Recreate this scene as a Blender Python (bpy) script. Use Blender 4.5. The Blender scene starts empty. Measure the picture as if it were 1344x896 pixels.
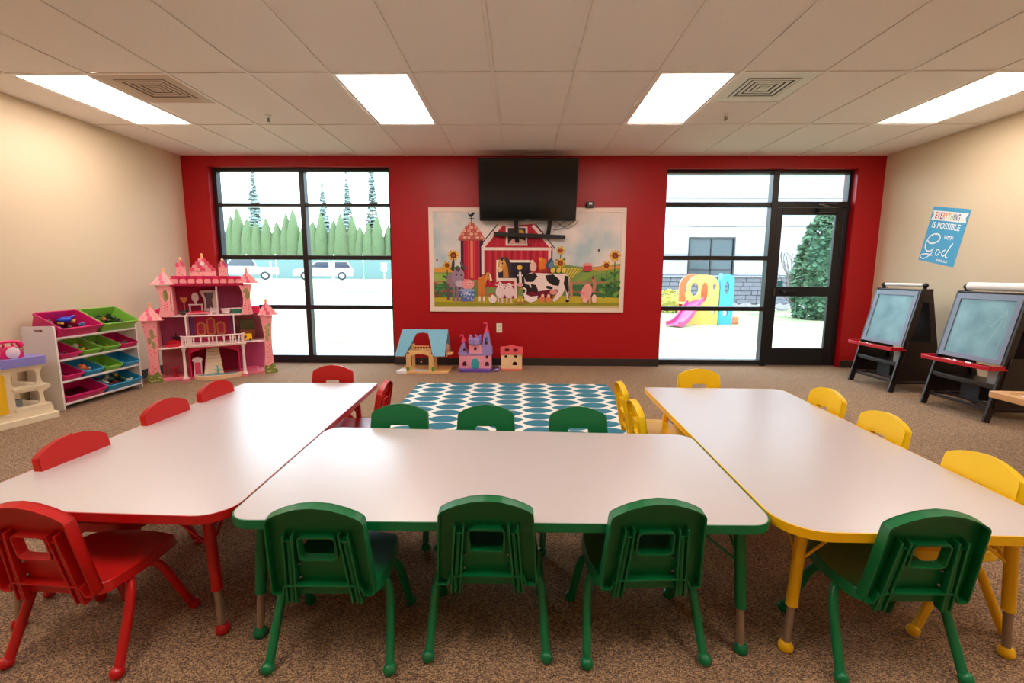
import bpy, bmesh, math, random
from mathutils import Vector, Matrix, Euler
from mathutils.geometry import tessellate_polygon
random.seed(7)
S = bpy.context.scene
COL = S.collection
PI = math.pi

# ---------------------------------------------------------------- camera
F_PX, YAW, PITCH, ROLL, EYE = 617.67, 0.0157, 0.1405, 0.004, 1.1903
cam_d = bpy.data.cameras.new('camera'); cam = bpy.data.objects.new('camera', cam_d); COL.objects.link(cam)
cam_d.sensor_width = 36.0; cam_d.lens = F_PX / 1344 * 36; cam_d.clip_start = .05; cam_d.clip_end = 400
fw = Vector((-math.sin(YAW)*math.cos(PITCH), math.cos(YAW)*math.cos(PITCH), -math.sin(PITCH)))
rt = Vector((math.cos(YAW), math.sin(YAW), 0)); up = rt.cross(fw)
r2 = rt*math.cos(ROLL) + up*math.sin(ROLL); u2 = up*math.cos(ROLL) - rt*math.sin(ROLL)
cam.matrix_world = Matrix(((r2.x, u2.x, -fw.x, 0), (r2.y, u2.y, -fw.y, 0), (r2.z, u2.z, -fw.z, EYE), (0, 0, 0, 1)))
S.camera = cam

# ---------------------------------------------------------------- sky, light, exposure
SKY, PANEL = 10.5, 13.0
S.view_settings.view_transform = 'Standard'; S.view_settings.look = 'None'
S.view_settings.exposure = 0.18; S.view_settings.gamma = 1.0; S.view_settings.use_curve_mapping = False
w = bpy.data.worlds.new('overcast_sky'); S.world = w; w.use_nodes = True
bg = w.node_tree.nodes['Background']; bg.inputs[0].default_value = (.74, .88, 1.0, 1); bg.inputs[1].default_value = SKY
def portal(x, z, sx, sz):
    l = bpy.data.lights.new('window_portal', 'AREA'); l.shape = 'RECTANGLE'; l.size = sx; l.size_y = sz
    l.cycles.is_portal = True
    o = bpy.data.objects.new('window_portal', l); COL.objects.link(o)
    o.location = (x, 6.40, z); o.rotation_euler = (-PI/2, 0, 0)
portal(-2.81, 1.27, 2.4, 2.55); portal(3.0, 1.27, 2.4, 2.55)
S.cycles.max_bounces = 8; S.cycles.diffuse_bounces = 5; S.cycles.transparent_max_bounces = 12
S.cycles.sample_clamp_indirect = 6; S.cycles.caustics_reflective = False; S.cycles.caustics_refractive = False

# ---------------------------------------------------------------- materials
def lin(c):
    return tuple((v/12.92 if v <= .04045 else ((v+.055)/1.055)**2.4) for v in (x/255 for x in c)) + (1,)
MC = {}
def mat(name, c, rough=.5, metal=0, spec=.5, bump=0, bscale=200, var=0, vscale=3, coat=0):
    if name in MC: return MC[name]
    m = bpy.data.materials.new(name); m.use_nodes = True; nt = m.node_tree; b = nt.nodes['Principled BSDF']
    b.inputs['Base Color'].default_value = lin(c); b.inputs['Roughness'].default_value = rough
    b.inputs['Metallic'].default_value = metal; b.inputs['Specular IOR Level'].default_value = spec
    b.inputs['Coat Weight'].default_value = coat
    m.diffuse_color = lin(c)
    if bump or var:
        tc = nt.nodes.new('ShaderNodeTexCoord')
    if var:
        n = nt.nodes.new('ShaderNodeTexNoise'); n.inputs['Scale'].default_value = vscale; n.inputs['Detail'].default_value = 4
        nt.links.new(tc.outputs['Object'], n.inputs['Vector'])
        mx = nt.nodes.new('ShaderNodeMix'); mx.data_type = 'RGBA'
        l = lin(c); mx.inputs[6].default_value = tuple(max(0, v*(1-var)) for v in l[:3])+(1,)
        mx.inputs[7].default_value = tuple(min(1, v*(1+var)) for v in l[:3])+(1,)
        nt.links.new(n.outputs['Fac'], mx.inputs[0]); nt.links.new(mx.outputs[2], b.inputs['Base Color'])
    if bump:
        n = nt.nodes.new('ShaderNodeTexNoise'); n.inputs['Scale'].default_value = bscale; n.inputs['Detail'].default_value = 3
        nt.links.new(tc.outputs['Object'], n.inputs['Vector'])
        bp = nt.nodes.new('ShaderNodeBump'); bp.inputs['Strength'].default_value = bump; bp.inputs['Distance'].default_value = .003
        nt.links.new(n.outputs['Fac'], bp.inputs['Height']); nt.links.new(bp.outputs['Normal'], b.inputs['Normal'])
    MC[name] = m
    return m
def emis(name, c, s):
    m = mat(name, c); b = m.node_tree.nodes['Principled BSDF']
    b.inputs['Emission Color'].default_value = c_ if (c_ := lin(c)) else c_; b.inputs['Emission Strength'].default_value = s
    return m

def carpet_mat():
    m = bpy.data.materials.new('loop_carpet'); m.use_nodes = True; nt = m.node_tree; N = nt.nodes; L = nt.links
    b = N['Principled BSDF']; b.inputs['Roughness'].default_value = .95; b.inputs['Specular IOR Level'].default_value = .15; b.inputs['Sheen Weight'].default_value = .15; b.inputs['Sheen Roughness'].default_value = .5
    tc = N.new('ShaderNodeTexCoord')
    mp = N.new('ShaderNodeMapping'); mp.inputs['Rotation'].default_value = (0, 0, .6); mp.inputs['Scale'].default_value = (1, 1.5, 1)
    L.new(tc.outputs['Object'], mp.inputs[0])
    v = N.new('ShaderNodeTexVoronoi'); v.inputs['Scale'].default_value = 230; L.new(mp.outputs[0], v.inputs['Vector'])
    sep = N.new('ShaderNodeSeparateColor'); L.new(v.outputs['Color'], sep.inputs[0])
    r = N.new('ShaderNodeValToRGB'); L.new(sep.outputs[0], r.inputs[0])
    e = r.color_ramp.elements; e[0].position = 0; e[0].color = lin((84, 58, 42)); e[1].position = 1; e[1].color = lin((212, 172, 126))
    for p, c in ((.3, (116, 88, 66)), (.5, (152, 120, 90)), (.75, (182, 146, 108))):
        x = e.new(p); x.color = lin(c)
    n = N.new('ShaderNodeTexNoise'); n.inputs['Scale'].default_value = 1.3; n.inputs['Detail'].default_value = 3; L.new(tc.outputs['Object'], n.inputs['Vector'])
    mx = N.new('ShaderNodeMix'); mx.data_type = 'RGBA'; mx.blend_type = 'MULTIPLY'; mx.inputs[0].default_value = .25
    L.new(r.outputs[0], mx.inputs[6]); L.new(n.outputs['Color'], mx.inputs[7]); 
    hs = N.new('ShaderNodeBrightContrast'); hs.inputs[1].default_value = 0
    L.new(r.outputs[0], b.inputs['Base Color'])
    bp = N.new('ShaderNodeBump'); bp.inputs['Strength'].default_value = .7; bp.inputs['Distance'].default_value = .006; bp.invert = True
    L.new(v.outputs['Distance'], bp.inputs['Height']); L.new(bp.outputs['Normal'], b.inputs['Normal'])
    return m

def rug_mat():
    m = bpy.data.materials.new('rug_print'); m.use_nodes = True; nt = m.node_tree; N = nt.nodes; L = nt.links
    b = N['Principled BSDF']; b.inputs['Roughness'].default_value = .9; b.inputs['Specular IOR Level'].default_value = .2
    g = N.new('ShaderNodeTexCoord'); sp = N.new('ShaderNodeSeparateXYZ'); L.new(g.outputs['Object'], sp.inputs[0])
    def M(op, a, bb=None, c=None):
        n = N.new('ShaderNodeMath'); n.operation = op
        for i, v in enumerate((a, bb, c)):
            if v is None: continue
            if isinstance(v, (int, float)): n.inputs[i].default_value = v
            else: L.new(v, n.inputs[i])
        return n.outputs[0]
    def lat(ox, oy):
        px, py = .524, .181
        fx = M('SUBTRACT', M('FRACT', M('DIVIDE', M('SUBTRACT', sp.outputs[0], ox-px/2+px*20*-1), px)), .5)
        fy = M('SUBTRACT', M('FRACT', M('DIVIDE', M('SUBTRACT', sp.outputs[1], oy-py/2+py*20*-1), py)), .5)
        ax = M('MULTIPLY', M('ABSOLUTE', fx), px/.136); ay = M('MULTIPLY', M('ABSOLUTE', fy), py/.086)
        return M('LESS_THAN', M('ADD', ay, M('POWER', ax, 2.4)), 1.0)
    f = M('MAXIMUM', lat(.165, 3.661), lat(.427, 3.7515))
    mx = N.new('ShaderNodeMix'); mx.data_type = 'RGBA'; mx.inputs[6].default_value = lin((240, 236, 228)); mx.inputs[7].default_value = lin((58, 122, 142))
    L.new(f, mx.inputs[0]); L.new(mx.outputs[2], b.inputs['Base Color'])
    n = N.new('ShaderNodeTexNoise'); n.inputs['Scale'].default_value = 350; L.new(g.outputs['Object'], n.inputs['Vector'])
    bp = N.new('ShaderNodeBump'); bp.inputs['Strength'].default_value = .4; bp.inputs['Distance'].default_value = .003
    L.new(n.outputs['Fac'], bp.inputs['Height']); L.new(bp.outputs['Normal'], b.inputs['Normal'])
    return m

def glass_mat(name, tint=(.84, .87, .87), k=.5):
    m = bpy.data.materials.new(name); m.use_nodes = True; nt = m.node_tree; N = nt.nodes; L = nt.links
    N.remove(N['Principled BSDF']); out = N['Material Output']
    t = N.new('ShaderNodeBsdfTransparent'); t.inputs[0].default_value = tint+(1,)
    gl = N.new('ShaderNodeBsdfGlossy'); gl.inputs['Roughness'].default_value = .02
    fr = N.new('ShaderNodeFresnel'); fr.inputs[0].default_value = 1.45
    mu = N.new('ShaderNodeMath'); mu.operation = 'MULTIPLY'; mu.inputs[1].default_value = k; L.new(fr.outputs[0], mu.inputs[0])
    mx = N.new('ShaderNodeMixShader'); L.new(mu.outputs[0], mx.inputs[0]); L.new(t.outputs[0], mx.inputs[1]); L.new(gl.outputs[0], mx.inputs[2])
    L.new(mx.outputs[0], out.inputs[0])
    return m

def cloud_mat():
    m = mat('mural_sky', (190, 205, 205), .6); nt = m.node_tree; N = nt.nodes; L = nt.links; b = N['Principled BSDF']
    tc = N.new('ShaderNodeTexCoord'); n = N.new('ShaderNodeTexNoise'); n.inputs['Scale'].default_value = 2.2; n.inputs['Detail'].default_value = 4
    L.new(tc.outputs['Object'], n.inputs['Vector']); r = N.new('ShaderNodeValToRGB'); L.new(n.outputs['Fac'], r.inputs[0])
    e = r.color_ramp.elements; e[0].position = .42; e[0].color = lin((232, 216, 208)); e[1].position = .68; e[1].color = lin((172, 192, 198))
    L.new(r.outputs[0], b.inputs['Base Color']); return m

def board_mat():
    m = mat('chalkboard_face', (84, 128, 140), .35); nt = m.node_tree; N = nt.nodes; L = nt.links; b = N['Principled BSDF']
    tc = N.new('ShaderNodeTexCoord'); n = N.new('ShaderNodeTexNoise'); n.inputs['Scale'].default_value = 5; n.inputs['Detail'].default_value = 5
    L.new(tc.outputs['Object'], n.inputs['Vector']); r = N.new('ShaderNodeValToRGB'); L.new(n.outputs['Fac'], r.inputs[0])
    e = r.color_ramp.elements; e[0].position = .3; e[0].color = lin((84, 132, 142)); e[1].position = .75; e[1].color = lin((132, 178, 188))
    L.new(r.outputs[0], b.inputs['Base Color']); return m

# ---------------------------------------------------------------- mesh builder
class MB:
    def __init__(s): s.v = []; s.f = []; s.m = []
    def add(s, vs, fs, mi=0, X=None):
        o = len(s.v); s.v += [(X @ Vector(p)) if X is not None else Vector(p) for p in vs]
        s.f += [tuple(i+o for i in f) for f in fs]; s.m += [mi]*len(fs); return s
    def box(s, x0, x1, y0, y1, z0, z1, mi=0, X=None):
        vs = [(x, y, z) for z in (z0, z1) for y in (y0, y1) for x in (x0, x1)]
        return s.add(vs, [(0, 2, 3, 1), (4, 5, 7, 6), (0, 1, 5, 4), (2, 6, 7, 3), (0, 4, 6, 2), (1, 3, 7, 5)], mi, X)
    def cbox(s, c, d, mi=0, X=None):
        return s.box(c[0]-d[0]/2, c[0]+d[0]/2, c[1]-d[1]/2, c[1]+d[1]/2, c[2]-d[2]/2, c[2]+d[2]/2, mi, X)
    def beam(s, a, b, w, h, mi=0, upv=(0, 0, 1)):
        a = Vector(a); b = Vector(b); d = (b-a).normalized(); sx = d.cross(Vector(upv))
        if sx.length < 1e-4: sx = d.cross(Vector((1, 0, 0)))
        sx.normalize(); sy = sx.cross(d)
        vs = [p + sx*i*w/2 + sy*j*h/2 for p in (a, b) for j in (-1, 1) for i in (-1, 1)]
        return s.add(vs, [(0, 1, 3, 2), (4, 6, 7, 5), (0, 4, 5, 1), (2, 3, 7, 6), (0, 2, 6, 4), (1, 5, 7, 3)], mi)
    def tube(s, pts, r, n=12, mi=0, cap=True):
        pts = [Vector(p) for p in pts]; rs = r if isinstance(r, (list, tuple)) else [r]*len(pts)
        o = len(s.v); ref = None
        for i, p in enumerate(pts):
            d = (pts[min(i+1, len(pts)-1)] - pts[max(i-1, 0)]).normalized()
            if ref is None: ref = d.orthogonal().normalized()
            ref = (ref - d*ref.dot(d)).normalized(); q = d.cross(ref)
            for k in range(n):
                a = 2*PI*k/n; s.v.append(p + (ref*math.cos(a)+q*math.sin(a))*rs[i])
        for i in range(len(pts)-1):
            for k in range(n):
                s.f.append((o+i*n+k, o+i*n+(k+1) % n, o+(i+1)*n+(k+1) % n, o+(i+1)*n+k)); s.m.append(mi)
        if cap:
            s.f.append(tuple(o+k for k in reversed(range(n)))); s.f.append(tuple(o+(len(pts)-1)*n+k for k in range(n))); s.m += [mi, mi]
        return s
    def lathe(s, prof, n=16, mi=0, X=None, sx=1, sy=1):
        X = X or Matrix(); o = len(s.v)
        for r, z in prof:
            for k in range(n):
                a = 2*PI*k/n; s.v.append(X @ Vector((r*sx*math.cos(a), r*sy*math.sin(a), z)))
        for i in range(len(prof)-1):
            for k in range(n):
                s.f.append((o+i*n+k, o+i*n+(k+1) % n, o+(i+1)*n+(k+1) % n, o+(i+1)*n+k)); s.m.append(mi)
        s.f.append(tuple(o+k for k in reversed(range(n)))); s.f.append(tuple(o+(len(prof)-1)*n+k for k in range(n))); s.m += [mi, mi]
        return s
    def ball(s, c, r, n=14, mi=0, sq=(1, 1, 1)):
        k = max(5, n//2); prof = [(max(.001, math.sin(PI*i/k))*r, -math.cos(PI*i/k)*r) for i in range(k+1)]
        X = Matrix.Translation(c) @ Matrix.Diagonal((sq[0], sq[1], sq[2], 1)); return s.lathe(prof, n, mi, X)
    def plate(s, outer, holes=(), d0=0, d1=.01, mi=0, X=None, mi_side=None):
        """polygon (a,b) extruded along c from d0 to d1; X maps (a,b,c)"""
        X = X or Matrix(); loops = [list(outer)] + [list(h) for h in holes]
        tri = tessellate_polygon([[Vector((a, b, 0)) for a, b in l] for l in loops])
        flat = [p for l in loops for p in l]; n = len(flat); o = len(s.v)
        for d in (d0, d1): s.v += [X @ Vector((a, b, d)) for a, b in flat]
        for t in tri:
            a, b, c = t
            A, B, C = (Vector(flat[i]) for i in t)
            if (B-A).cross(C-A) < 0: a, b, c = c, b, a
            s.f.append((o+n+a, o+n+b, o+n+c)); s.f.append((o+c, o+b, o+a)); s.m += [mi, mi]
        k = 0
        for l in loops:
            for i in range(len(l)):
                j = (i+1) % len(l); s.f.append((o+k+i, o+k+j, o+n+k+j, o+n+k+i)); s.m.append(mi if mi_side is None else mi_side)
            k += len(l)
        return s
    def build(s, name, mats, parent=None, smooth=False, bev=0, seg=2, sub=0):
        me = bpy.data.meshes.new(name); me.from_pydata([tuple(v) for v in s.v], [], s.f)
        for m in (mats if isinstance(mats, (list, tuple)) else [mats]): me.materials.append(m)
        for p, mi in zip(me.polygons, s.m): p.material_index = mi
        bm = bmesh.new(); bm.from_mesh(me); bmesh.ops.recalc_face_normals(bm, faces=bm.faces); bm.to_mesh(me); bm.free()
        if smooth or bev:
            for p in me.polygons: p.use_smooth = True
            me.set_sharp_from_angle(angle=math.radians(40))
        o = bpy.data.objects.new(name, me); COL.objects.link(o); o.parent = parent
        if bev:
            b = o.modifiers.new('bevel', 'BEVEL'); b.width = bev; b.segments = seg; b.limit_method = 'ANGLE'; b.angle_limit = math.radians(50)
            b.harden_normals = False
        return o
def tag(o, label=None, cat=None, group=None, kind=None):
    if label: o['label'] = label
    if cat: o['category'] = cat
    if group: o['group'] = group
    if kind: o['kind'] = kind
    return o
def empty(name, loc, rz=0, label=None, cat=None, group=None):
    o = bpy.data.objects.new(name, None); COL.objects.link(o); o.location = loc; o.rotation_euler = (0, 0, rz); o.empty_display_size = .05
    return tag(o, label, cat, group)
KIDS = {}
def copy_tree(o, parent=None):
    c = o.copy(); COL.objects.link(c); c.parent = parent
    for ch in list(o.children): copy_tree(ch, c)
    return c
def shared(name, me_obj, parent, loc=(0, 0, 0), rot=(0, 0, 0), sc=(1, 1, 1)):
    o = bpy.data.objects.new(name, me_obj.data); COL.objects.link(o); o.parent = parent; o.location = loc; o.rotation_euler = rot; o.scale = sc
    return o
def rrect(x0, x1, y0, y1, r, n=5):
    p = []
    for cx, cy, a in ((x1-r, y0+r, -PI/2), (x1-r, y1-r, 0), (x0+r, y1-r, PI/2), (x0+r, y0+r, PI)):
        for i in range(n+1): t = a + PI/2*i/n; p.append((cx+r*math.cos(t), cy+r*math.sin(t)))
    return p
def round_poly(pts, rs, n=6):
    out = []; N = len(pts)
    for i, p in enumerate(pts):
        p = Vector(p); a = Vector(pts[i-1]); b = Vector(pts[(i+1) % N]); r = rs[i] if isinstance(rs, (list, tuple)) else rs
        if r <= 0: out.append(tuple(p)); continue
        da = (a-p).normalized(); db = (b-p).normalized(); ang = da.angle(db); t = min(r/math.tan(ang/2), (a-p).length*.5, (b-p).length*.5)
        rr = t*math.tan(ang/2); c = p + (da+db).normalized()*(rr/math.sin(ang/2)); s0 = p+da*t-c; s1 = p+db*t-c
        a0 = math.atan2(s0.y, s0.x); d = (math.atan2(s1.y, s1.x)-a0+PI) % (2*PI)-PI
        for k in range(n+1): q = a0+d*k/n; out.append((c.x+rr*math.cos(q), c.y+rr*math.sin(q)))
    return out
def inset(poly, d):
    N = len(poly); ar = sum(poly[i][0]*poly[(i+1) % N][1]-poly[(i+1) % N][0]*poly[i][1] for i in range(N)); sg = 1 if ar > 0 else -1
    out = []
    for i in range(N):
        p = Vector(poly[i]); a = (p-Vector(poly[i-1])); b = (Vector(poly[(i+1) % N])-p)
        if a.length < 1e-9: a = b
        if b.length < 1e-9: b = a
        a.normalize(); b.normalize(); na = Vector((-a.y, a.x))*sg; nb = Vector((-b.y, b.x))*sg; m = na+nb
        m = m/max(.5, m.dot(na)) if m.length > 1e-6 else na
        out.append(tuple(p+m*d))
    return out
def smooth_path(P, n=6):
    P = [Vector(p) for p in P]; out = []
    for i in range(len(P)-1):
        a, b, c, d = P[max(i-1, 0)], P[i], P[i+1], P[min(i+2, len(P)-1)]
        for k in range(n):
            t = k/n; out.append(.5*((2*b)+(-a+c)*t+(2*a-5*b+4*c-d)*t*t+(-a+3*b-3*c+d)*t**3))
    return out+[P[-1]]
XZ = Matrix(((1, 0, 0, 0), (0, 0, -1, 0), (0, 1, 0, 0), (0, 0, 0, 1)))      # (a,b,c) -> (a,-c,b): facade facing -y
def T(x, y, z): return Matrix.Translation((x, y, z))

WHITE = mat('white_plastic', (240, 238, 234), .4)
BLACK = mat('black_metal', (22, 20, 20), .4)

# ================================================================ ROOM
LX, RX, DY, CH, BY = -4.307, 4.533, 6.155, 2.672, -2.5
m_left = mat('tan_wall_paint', (218, 198, 166), .65, bump=.15, bscale=260)
m_red = mat('red_wall_paint', (170, 0, 12), .42, bump=.12, bscale=260, spec=.4)
m_tile = mat('ceiling_tile', (250, 245, 241), .9, bump=.5, bscale=420, var=.05, vscale=60)
m_grid = mat('ceiling_grid_metal', (246, 240, 234), .55)
m_base = mat('dark_vinyl_baseboard', (44, 36, 33), .5)
tag(MB().box(LX-.2, RX+.2, BY-.2, DY+.2, -.12, 0).build('floor', carpet_mat()), kind='structure')
tag(MB().box(LX-.12, LX, BY-.1, DY, 0, CH+.1).build('wall_left', m_left), kind='structure')
tag(MB().box(RX, RX+.12, BY-.1, DY, 0, CH+.1).build('wall_right', m_left), kind='structure')
tag(MB().box(LX, RX, BY-.12, BY, 0, CH+.1).build('wall_front', m_left), kind='structure')
W1 = (-3.972, -1.655, 2.535); W2 = (1.838, 4.2, 2.515)
outl = [(LX-.2, 0), (W1[0], 0), (W1[0], W1[2]), (W1[1], W1[2]), (W1[1], 0), (W2[0], 0), (W2[0], W2[2]), (W2[1], W2[2]), (W2[1], 0), (RX+.2, 0), (RX+.2, CH+.3), (LX-.2, CH+.3)]
tag(MB().plate(outl, (), -.25, 0, X=T(0, DY, 0) @ XZ).build('wall_back', m_red), kind='structure')
for nm, (x0, x1, y0, y1) in {'baseboard_left': (LX, LX+.012, BY, DY), 'baseboard_right': (RX-.012, RX, BY, DY)}.items():
    tag(MB().box(x0, x1, y0, y1, 0, .1).build(nm, m_base, bev=.003), kind='structure')
bb = MB()
for a, b in ((LX+.013, W1[0]), (W1[1], W2[0]), (W2[1], RX-.013)): bb.box(a, b, DY-.012, DY, 0, .1)
tag(bb.build('baseboard_back', m_base, bev=.003), kind='structure')

# ceiling: slab, inverted-T grid and separate lay-in tiles
cl = tag(MB().box(LX-.2, RX+.2, BY-.2, DY+.2, CH+.05, CH+.2).build('ceiling', m_tile), kind='structure')
GX0, GY0, TW, TL = -2.038-.61*3, DY+.005-1.22*8, .61, 1.22
xs = [GX0 + TW*k for k in range(0, 14)]; ys = [GY0+TL*k for k in range(0, 9)]
LIGHTX = (-3.868, -1.428, 1.012, 3.452); LIGHTY = (ys[6], ys[3])          # 3.72 and 0.06
VENTS = ((-3.258, ys[6]), (1.622, ys[6]))
gm = MB()
for x in xs:
    if LX < x < RX: gm.box(x-.012, x+.012, BY, DY, CH-.006, CH+.0)
for y in ys:
    if BY < y < DY-.01: gm.box(LX, RX, y-.012, y+.012, CH-.0065, CH+.0005)
gm.box(LX, RX, DY-.02, DY, CH-.001, CH+.004); gm.box(LX, LX+.02, BY, DY, CH-.001, CH+.004); gm.box(RX-.02, RX, BY, DY, CH-.001, CH+.004)
gm.build('grid_bar', m_grid, cl)
tile_full = None
allx = [LX] + [x for x in xs if LX+.02 < x < RX-.02] + [RX]; ally = [BY]+[y for y in ys if BY+.02 < y < DY-.02]+[DY]
cache = {}
for i in range(len(allx)-1):
    for j in range(len(ally)-1):
        x0, x1, y0, y1 = allx[i], allx[i+1], ally[j], ally[j+1]
        if any(abs(x0-l) < .02 for l in LIGHTX) and any(abs(y0-l) < .02 for l in LIGHTY): continue
        vent = any(abs(x0-a) < .02 and abs(y0-b) < .02 for a, b in VENTS)
        if vent: y0 += .61
        key = (round(x1-x0, 3), round(y1-y0, 3)); sx, sy = key
        if key not in cache:
            o = MB().box(0, sx, 0, sy, .006, .022).box(.014, sx-.014, .014, sy-.014, 0.0, .006).build('ceiling_tile', m_tile, cl); cache[key] = o
            o.location = (x0, y0, CH+.001)
        else: shared('ceiling_tile', cache[key], cl, (x0, y0, CH+.001))

# lamps recessed in the grid
m_em = emis('lit_diffuser', (255, 241, 231), PANEL)
names = {(0, 0): 'bright recessed ceiling panel light nearest the tan wall with the toy shelf', (1, 0): 'bright recessed ceiling panel light between the red window side and the television, left of centre',
         (2, 0): 'bright recessed ceiling panel light beside the white square air vent', (3, 0): 'bright recessed ceiling panel light nearest the wall with the blue poster'}
for i, lx in enumerate(LIGHTX):
    for j, ly in enumerate(LIGHTY):
        e = empty('ceiling_light', (lx+.305, ly+.61, CH), 0, names.get((i, j), 'bright recessed ceiling panel light behind the viewer'), 'light', 'recessed ceiling lights')
        fr = MB(); 
        for a, b, c, d in ((-.292, .292, -.6, -.575), (-.292, .292, .575, .6), (-.292, -.268, -.575, .575), (.268, .292, -.575, .575)): fr.box(a, b, c, d, -.002, .03)
        fr.build('frame', m_grid, e)
        MB().box(-.268, .268, -.575, .575, .004, .01).build('diffuser', m_em, e)
# air vents
def vent(x, y, mbody, label):
    e = empty('ceiling_vent', (x+.305, y+.305, CH), 0, label, 'vent')
    MB().plate([(-.292, -.292), (.292, -.292), (.292, .292), (-.292, .292)], [[(-.2, -.2), (.2, -.2), (.2, .2), (-.2, .2)]], -.003, .012).build('face_plate', mbody, e, bev=.002)
    MB().box(-.205, .205, -.205, .205, .012, .02).build('duct_shade_sheet', BLACK, e)  # black sheet stands in for the shade between the louvres
    for k in range(4):
        a = .19-.042*k; b = a-.024; sq = lambda q: [(-q, -q), (q, -q), (q, q), (-q, q)]
        MB().plate(sq(a), [sq(b)], -.006+.002*k, -.001+.002*k).build('louvre_ring', mbody, e, bev=.001)
    MB().plate([(-.03, -.03), (.03, -.03), (.03, .03), (-.03, .03)], (), -.002, .004).build('centre_plate', mbody, e, bev=.001)
vent(*VENTS[0], mat('vent_tan', (208, 190, 172), .5), 'tan square ceiling air vent beside the light over the toy shelf')
vent(*VENTS[1], mat('vent_white', (236, 234, 222), .45), 'white square ceiling air vent with concentric louvres on the easel side')
m_br = mat('brushed_brass', (120, 100, 80), .3, metal=1)
for x, y, l in ((-2.39, 4.67, 'small ceiling sprinkler head in front of the tall window without a door'), (1.90, 4.64, 'small ceiling sprinkler head just past the white air vent')):
    e = empty('sprinkler_head', (x, y, CH), 0, l, 'sprinkler')
    MB().lathe([(.03, 0), (.03, -.004), (.012, -.008), (.012, -.02)], 14).build('escutcheon', m_grid, e, smooth=True)
    MB().tube([(0, 0, -.018), (0, 0, -.05)], .005).tube([(-.012, 0, -.02), (-.012, 0, -.045), (0, 0, -.052)], .003, 6).tube([(.012, 0, -.02), (.012, 0, -.045), (0, 0, -.052)], .003, 6).lathe([(.018, -.052), (.018, -.055)], 10).build('deflector', m_br, e, smooth=True)

# windows and door
m_fr = mat('dark_bronze_aluminium', (34, 31, 32), .38, metal=.3)
m_gl = glass_mat('window_glass')
FY0, FY1 = 6.245, 6.345
def member(par, x0, x1, z0, z1, name='frame_bar', y0=FY0, y1=FY1): return MB().box(x0, x1, y0, y1, z0, z1).build(name, m_fr, par, bev=.004)
def pane(par, x0, x1, z0, z1, y=6.295): return MB().box(x0-.006, x1+.006, y-.004, y+.004, z0-.006, z1+.006).build('pane', m_gl, par)
zr = [(.0, .105), (.727, .782), (1.378, 1.434), (2.06, 2.105), (2.495, 2.535)]
w1 = empty('window_1', (0, 0, 0)); tag(w1, kind='structure')
member(w1, -3.972, -3.925, 0, 2.535, 'frame_post'); member(w1, -1.695, -1.655, 0, 2.535, 'frame_post'); member(w1, -2.85, -2.785, .105, 2.495, 'mullion', FY0-.01)
for k, (a, b) in enumerate(zr):
    if k in (0, 4): member(w1, -3.925, -1.695, a, b, 'frame_rail')
    else: member(w1, -3.925, -2.85, a, b, 'transom'); member(w1, -2.785, -1.695, a, b, 'transom')
for (x0, x1) in ((-3.925, -2.85), (-2.785, -1.695)):
    for k in range(4): pane(w1, x0, x1, zr[k][1], zr[k+1][0])
w2 = empty('window_2', (0, 0, 0)); tag(w2, kind='structure')
zr2 = [(.0, .075), (.73, .785), (1.39, 1.446), (2.065, 2.12), (2.475, 2.515)]
member(w2, 1.838, 1.87, 0, 2.515, 'frame_post'); member(w2, 3.205, 3.285, 0, 2.515, 'mullion', FY0-.01); member(w2, 4.165, 4.2, 0, 2.515, 'frame_post')
for k, (a, b) in enumerate(zr2): member(w2, 1.87, 3.205, a, b, 'frame_rail' if k in (0, 4) else 'transom')
for k in range(4): pane(w2, 1.87, 3.205, zr2[k][1], zr2[k+1][0])
member(w2, 3.285, 4.165, 2.06, 2.13, 'transom'); member(w2, 3.285, 4.165, 2.475, 2.515, 'frame_rail'); pane(w2, 3.285, 4.165, 2.13, 2.475)
member(w2, 4.135, 4.165, 0, 2.06, 'frame_post')
d1 = empty('door_1', (0, 0, 0)); tag(d1, kind='structure')
DY0, DY1 = 6.25, 6.295
member(d1, 3.29, 3.365, .01, 2.055, 'door_stile', DY0, DY1); member(d1, 4.04, 4.13, .01, 2.055, 'door_stile', DY0, DY1)
member(d1, 3.365, 4.04, .01, .24, 'door_rail', DY0, DY1); member(d1, 3.365, 4.04, .925, 1.052, 'door_rail', DY0, DY1); member(d1, 3.365, 4.04, 1.965, 2.055, 'door_rail', DY0, DY1)
pane(d1, 3.365, 4.04, .24, .925, 6.272); pane(d1, 3.365, 4.04, 1.052, 1.965, 6.272)
m_al = mat('satin_aluminium', (150, 148, 150), .35, metal=.8)
MB().cbox((3.50, 6.235, .985), (.2, .03, .035)).tube([(3.43, 6.235, .985), (3.43, 6.18, .985), (3.40, 6.16, 1.0)], .007).build('lock_lever', mat('dark_bronze_hardware', (52, 42, 38), .35, metal=.6), d1, bev=.002)
MB().cbox((3.327, 6.243, .98), (.02, .02, .09)).build('lock_cylinder', m_br, d1, bev=.002)
MB().cbox((3.90, 6.20, 2.015), (.24, .055, .05)).build('door_closer', m_fr, d1, bev=.006)
MB().beam((3.98, 6.19, 2.045), (3.73, 6.10, 2.075), .022, .008).beam((3.73, 6.10, 2.083), (4.02, 6.215, 2.10), .02, .008).build('closer_arm', m_al, d1)
MB().cbox((3.40, 6.2465, 1.09), (.07, .002, .07)).build('window_decal', mat('teal_decal', (60, 140, 150), .5), d1)
MB().box(1.838, 4.2, 6.24, 6.40, -.001, .012).build('threshold', m_al, w2)

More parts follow.
